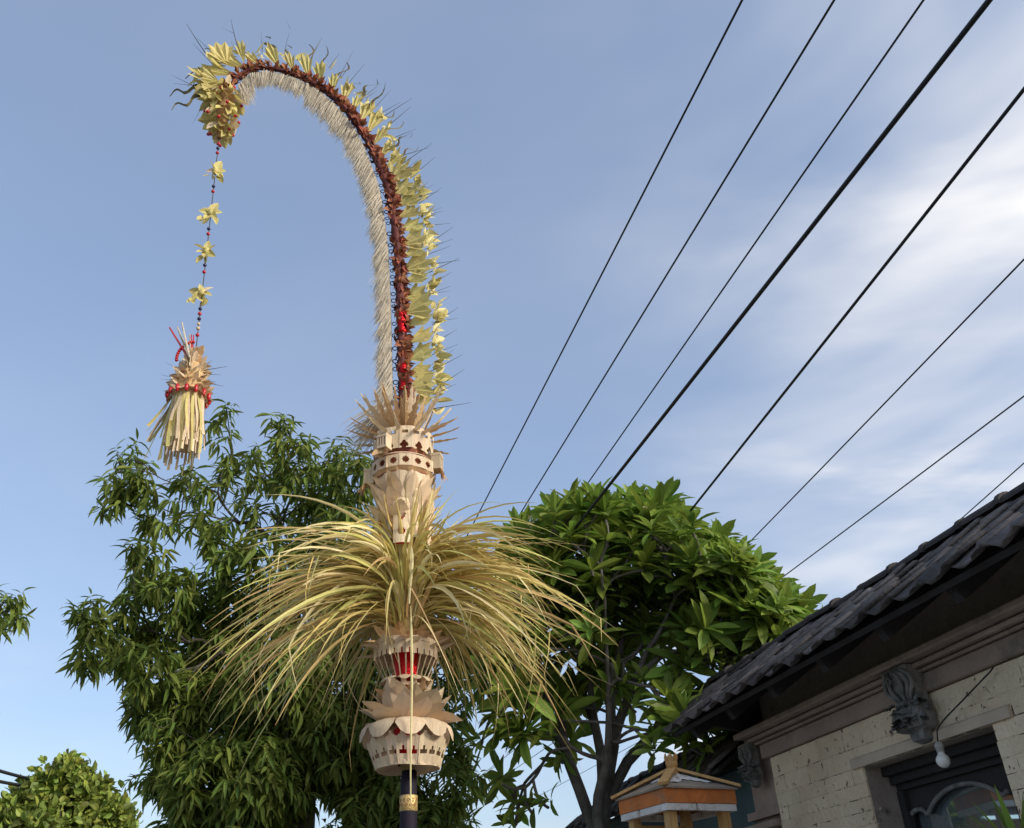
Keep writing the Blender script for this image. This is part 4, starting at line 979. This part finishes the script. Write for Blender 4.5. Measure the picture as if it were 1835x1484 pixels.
# lower ornament: bowl with T shaped slots
def bowl_hole(u, v):
    w = frac(u * 22)
    return (.58 < v < .70 and .16 < w < .84) or (.46 < v < .60 and .42 < w < .62)
bowl = ring_band(1324, 1376, 75, 57, 22 * 14, 24, lambda u, v: bowl_hole(u, v) or (v < .22 and (frac(u * 22 + .5) - .5) ** 2 * 4 + (v / .22) ** 2 < .55), 22, .035, name='slotted_bowl')
b = MB(); A = axis_at(1376); k = mp_at(1376)
b.add([(A[0] + r_ * k * (1 + (.18 * rng.normal() if j == 2 else 0)) * cos(2 * pi * i / 48), A[1] + r_ * k * sin(2 * pi * i / 48), A[2] + z_) for j, (r_, z_) in enumerate(((57, -.001), (50, .004), (21, .03))) for i in range(48)],
      [(j * 48 + i, (j + 1) * 48 + i, (j + 1) * 48 + (i + 1) % 48, j * 48 + (i + 1) % 48) for j in range(2) for i in range(48)])
b.build('bowl_underside', MT['tan'], bowl, PO)
ring_band(1372, 1377, 58.5, 58, 66, 1, name='bowl_rim', parent=bowl)
ring_band(1306, 1372, 24, 22, 40, 1, m=MT['foil'], name='foil_lining', parent=bowl)
# drooping scalloped collar
def collar(py, r_in, r_out, drop, n, thick=.0, m=None, name='collar_petal', parent=pj, arch=.4):
    A = axis_at(py); k = mp_at(py)
    for i in range(n):
        b = MB(); V = []; F = []; g = 7; jit = rng.normal(0, .04)
        for a_ in range(g):
            for q in range(6):
                x = a_ / (g - 1) * 2 - 1; t_ = q / 5
                lim = 1 - arch * abs(x) ** 2.6
                rr = (r_in + (r_out - r_in) * sin(min(t_ * lim * 1.25, 1.0) * pi / 2)) * k; ang = 2 * pi * (i + .5 * x * .98) / n + jit
                zz = -drop * k * (t_ * lim) ** 2.0 + .006 * (1 - x * x)
                V.append((A[0] + rr * cos(ang), A[1] + rr * sin(ang), A[2] + zz))
        for a_ in range(g - 1):
            for q in range(5): c = a_ * 6 + q; F.append((c, c + 1, c + 7, c + 6))
        b.add(V, F, rng.random()); b.build(name, m or MT['cream'], parent, PO, True)
collar(1298, 48, 83, 36, 9)
petal_ring(1302, 42, 56, 12, 26, pet_cream, .1, wide=1.35, name='lotus_petal')
petal_ring(1296, 36, 68, 11, 48, pet_cream, .1, .5, wide=1.35, name='lotus_petal')
petal_ring(1290, 32, 68, 10, 70, pet_cream, .06, .25, wide=1.3, name='lotus_petal')
ring_band(1236, 1300, 33, 40, 40, 4, facet=10, flute=.05, name='lotus_core')
petal_ring(1250, 38, 26, 14, 35, pet_tan, .15, name='lotus_petal')
collar(1222, 36, 48, 10, 12, name='ruffle_petal', arch=.6)
ring_band(1224, 1238, 38, 36, 48, 6, lambda u, v: (frac(u * 12) - .5) ** 2 * 9 + (v - .4) ** 2 * 6 < .55, name='woven_band')
ring_band(1218, 1240, 18, 18, 32, 1, m=MT['foil'], name='foil_lining')
# slatted drum
def drum_hole(u, v):
    w = frac(u * 26)
    if v < .36: return v > .18 and .38 < w < .62
    return not (.40 < w < .60) and v < .97
def drum_r(v): return v
ring_band(1162, 1190, 57, 57, 26 * 10, 16, lambda u, v: v > .55 and .36 < frac(u * 26) < .6 or v > .92 and not (.38 < frac(u * 26 + .5) < .62), 26, .02, name='drum_band')
ring_band(1190, 1216, 57, 40, 26 * 10, 8, lambda u, v: not (.42 < frac(u * 26 + .5) < .58), 0, 0, name='drum_slats')
ring_band(1160, 1216, 24, 22, 40, 2, m=MT['foil'], name='foil_lining')
ring_band(1158, 1163, 57.5, 57.5, 52, 1, name='drum_rim')
b = MB(); A = axis_at(1216); k = mp_at(1216); b.lathe([(40 * k, 0), (20 * k, .01), (12 * k, .012)], 36, A); b.build('drum_floor', MT['tan'], pj, PO)
petal_ring(1160, 42, 40, 14, 25, pet_tan, .15, name='brown_petal'); petal_ring(1152, 30, 36, 11, 55, pet_tan, .15, name='brown_petal')
petal_ring(1172, 50, 40, 9, 5, pet_cream, .15, .3, wide=.8)
b = MB(); A, B = axis_at(1165), axis_at(1000); b.tube(spline([A, (A + B) / 2, B], 8), np.linspace(.075, .065, 8), 14); b.build('straw_core', MT['straw_brown'], pj, PO, True)

# upper ornament
def spike_shape(seed):
    r = np.random.default_rng(seed); V = []; F = []; n_ = 12
    for i in range(n_ + 1):
        t_ = i / n_; w = .10 * (1 - t_ ** 1.5) + .012; w *= (1.5 if (i % 3 == 1 and i > 3) else 1); z_ = .10 * t_ * t_
        V += [(-w, t_, z_ + .02), (0, t_, z_), (w * (1 if i % 3 else .8), t_, z_ + .02)]
    for i in range(n_): a = 3 * i; F += [(a, a + 1, a + 4, a + 3), (a + 1, a + 2, a + 5, a + 4)]
    return np.array(V), F
spk = []
for k_ in range(3):
    for m_ in ('tan', 'tan', 'cream'):
        q = MB(); q.add(*spike_shape(k_)); spk.append(q.mesh('spike', MT[m_]))
petal_ring(784, 38, 72, 17, 24, spk, .16, 0, 'spike', wide=.8); petal_ring(780, 32, 82, 15, 46, spk, .16, .5, 'spike', wide=.8); petal_ring(776, 24, 76, 10, 66, spk, .12, .2, 'spike', wide=.8)
petal_ring(792, 46, 56, 15, 6, spk, .16, .3, 'spike', wide=.95)
def band1_hole(u, v):
    w = frac(u * 16)
    if .2 < v < .3 and .2 < w < .75: return True
    w2 = frac(u * 12 + .2)
    return v > .62 and abs(w2 - .5) < .30 * (1 - (abs(v - .84) / .24))
ring_band(790, 830, 54, 52, 16 * 18, 22, band1_hole, 16, .02, lambda u: 4 * abs(sin(pi * u * 12)), name='woven_band')
ring_band(796, 832, 40, 40, 40, 1, m=MT['rust'], name='band_lining')
ring_band(838, 860, 57, 56, 16 * 14, 14, lambda u, v: ((frac(u * 16) - .5) / .26) ** 2 + ((v - .5) / .26) ** 2 < 1, 16, .02, name='woven_band')
ring_band(836, 866, 50, 50, 40, 1, m=MT['rust'], name='band_lining'); ring_band(860, 866, 56, 50, 60, 1, m=MT['tan'], name='band_rim')
b = MB(); A = axis_at(832); k = mp_at(832); b.lathe([(52 * k, 0), (57 * k, -.02)], 40, A); b.build('band_shoulder', MT['cream'], pj, PO)
ring_band(866, 980, 52, 40, 48, 6, facet=12, flute=.06, name='jar_body')
for (py, rp, L, n_, e, ph) in ((905, 46, 46, 11, 72, 0), (930, 42, 52, 12, 66, .5), (960, 40, 56, 12, 62, 0), (900, 47, 40, 9, 60, .3)): petal_ring(py, rp, L, n_, e, pet_cream, .08, ph)
for a_deg, py, sc_ in ((-8, 846, 1.0), (188, 868, .9), (-115, 826, .85), (60, 850, .9), (120, 856, .9)):  # small slotted boxes
    a = radians(a_deg); rad = np.array([cos(a), sin(a), 0]); tn = np.array([-sin(a), cos(a), 0]); A = axis_at(py); k = mp_at(py); c = A + rad * 62 * k; b = MB(); w, h_, d_ = .045 * sc_, .085 * sc_, .035
    Mx = np.array([tn, rad, [0, 0, 1]]).T
    for x0, x1 in ((-1, -.72), (-.42, -.14), (.14, .42), (.72, 1)): b.box((x0 * w, -d_, 0), (x1 * w, d_, h_), 0, Mx, c)
    b.box((-w * 1.05, -d_ * 1.05, h_), (w * 1.05, d_ * 1.05, h_ * 1.25), 0, Mx, c); b.box((-w * 1.05, -d_ * 1.05, -h_ * .25), (w * 1.05, d_ * 1.05, 0), 0, Mx, c)
    eb = b.build('slotted_box', MT['cream'], pj, PO); b = MB(); b.box((-w * .8, -d_ * .6, .002), (w * .8, d_ * .7, h_ - .002), 0, Mx, c); b.build('box_lining', MT['redwrap'], eb, PO)
    for q in range(5):
        d = tn * (q - 2) * .4 + rad * .5 + DN * .9; put('box_petal', pet_tan[q % 3], eb, basis(d, rad) * .1, c + DN * h_ * .2 + rad * .01 - PO)
for k_ in range(5):                                   # upright cut panels half hidden by straw
    a = radians(-88 + 72 * k_); rad = np.array([cos(a), sin(a), 0]); tn = np.array([-sin(a), cos(a), 0]); A, B = axis_at(990), axis_at(912); kk = mp_at(950); b = MB(); V = []; F = []; nx, nz = 14, 34
    for i in range(nx + 1):
        for j in range(nz + 1):
            x = i / nx * 2 - 1; v = j / nz; w = 15 * kk * (1 if v < .9 else 1 - .25 * (v - .9) / .1); c = A + (B - A) * v + rad * (54 - 4 * x * x) * kk; V.append(c + tn * w * x)
    for i in range(nx):
        for j in range(nz):
            x = (i + .5) / nx * 2 - 1; v = (j + .5) / nz
            if abs(x) / .55 + abs(v - .62) / .15 < 1 or (x / .5) ** 2 + ((v - .25) / .08) ** 2 < 1 or (x / .5) ** 2 + ((v - .9) / .06) ** 2 < 1: continue
            c = i * (nz + 1) + j; F.append((c, c + nz + 1, c + nz + 2, c + 1))
    b.add(V, F); po = b.build('cut_panel', MT['cream'], pj, PO); b = MB(); b.box((-13 * kk, -.004, 0), (13 * kk, 0, (B - A)[2] * .95), 0, np.array([tn, rad, [0, 0, 1]]).T, A + rad * 47 * kk); b.build('panel_foil', MT['foil'], po, PO)

# straw burst
def blade(p0, phi, e0, e1, L, w, tw, pw=1.2, n=9):
    h = np.array([cos(phi), sin(phi), 0]); sd_ = np.array([-sin(phi), cos(phi), 0]); p = np.array(p0, float); V = []; sway = rng.normal(0, .3)
    kink = rng.uniform(.5, .9) if rng.random() < .22 else 9; ka = -rng.uniform(.3, 1.0)
    for i in range(n + 1):
        t_ = i / n; e = e0 + (e1 - e0) * t_ ** pw + (ka if t_ > kink else 0); d = h * cos(e) + np.array([0, 0, sin(e)]) + sd_ * sway * (t_ - .2)
        nrm = -h * sin(e) + np.array([0, 0, cos(e)]); a = tw * t_ + tw * .3; x = sd_ * cos(a) + nrm * sin(a); nn = -sd_ * sin(a) + nrm * cos(a)
        ww = w * min(1, .5 + 2.2 * t_) * (1 - max(0, t_ - .5) / .5 * .94); V += [p - x * ww + nn * ww * .4, p, p + x * ww + nn * ww * .4]
        p = p + unit(d) * L / n
    F = []
    for i in range(n): a = 3 * i; F += [(a, a + 1, a + 4, a + 3), (a + 1, a + 2, a + 5, a + 4)]
    return np.array(V), F
blades = []
toward = math.atan2(-PB[1], -PB[0])                  # azimuth pointing back to the street viewer's side
def azim(front):
    while True:
        a = rng.uniform(0, 2 * pi); dlt = abs((a - toward + pi) % (2 * pi) - pi)
        if rng.random() < np.interp(dlt, [0, .6, 1.1, pi], [front, front * 1.6, 1, .45]): return a
R_ = radians
for (cnt, y0, y1, ea, eb_, la, lb, ta, tb, front) in ((90, 1000, 1045, 35, 70, .45, 1.0, -20, -50, .12), (330, 1015, 1095, 25, 65, .6, 1.3, -22, -62, .12), (310, 1050, 1130, 0, 40, .6, 1.5, -42, -85, .06), (75, 985, 1040, 62, 86, .3, .6, 30, 74, .8), (130, 1075, 1130, 66, 88, .2, .5, 20, 78, 1.0), (40, 985, 1060, 50, 80, .35, .8, -50, -88, .5)):
    for k in range(cnt):
        phi = azim(front); A = axis_at(rng.uniform(y0, y1)) + np.array([cos(phi), sin(phi), 0]) * rng.uniform(.07, .12)
        blades.append((blade(A, phi, R_(rng.uniform(ea, eb_)), R_(rng.uniform(min(ta, tb), max(ta, tb))), rng.uniform(la, lb), rng.choice([.005, .008, .011, .015]) * rng.uniform(.8, 1.2), rng.normal(0, 1.2), rng.uniform(.4, .85)), rng.random()))
for (x0, y0, x1, y1, w) in ((735, 1022, 733, 1120, .014), (734, 1118, 736, 1454, .0095)):   # strips hanging straight down in front
    A, B = PP(x0, y0) - PN * (.42 if y0 < 1100 else .36), PP(x1, y1) - PN * (.42 if y0 < 1100 else .30); V = []
    for i in range(8): t_ = i / 7; c = A + (B - A) * t_ + PU * .006 * sin(5 * t_); ww = w * (1 - .6 * t_) * min(1, .25 + 5 * t_); V += [c - PU * ww, c - PN * .003, c + PU * ww]
    F = []
    for i in range(7): a = 3 * i; F += [(a, a + 1, a + 4, a + 3), (a + 1, a + 2, a + 5, a + 4)]
    blades.append(((np.array(V), F), .3))
near = np.array([np.linalg.norm(bl[0][0].mean(0) - CAM) for bl in blades]); near[-2:] = 0
order = np.argsort(near); SM = [MT['straw'], MT['straw'], MT['straw_green'], MT['straw_brown'], MT['straw_pale']]; bs_ = [MB() for _ in SM]
for rank, i in enumerate(order):
    (V, F), r = blades[i]; mi = int(r * 997) % 5
    if rank < 298: q = MB(); q.add(V, F, r); q.build('straw_blade', SM[mi], pj, PO)
    else: bs_[mi].add(V, F, r)
for b, m_ in zip(bs_, SM): b.build('straw', m_, pj, PO, kind='stuff')
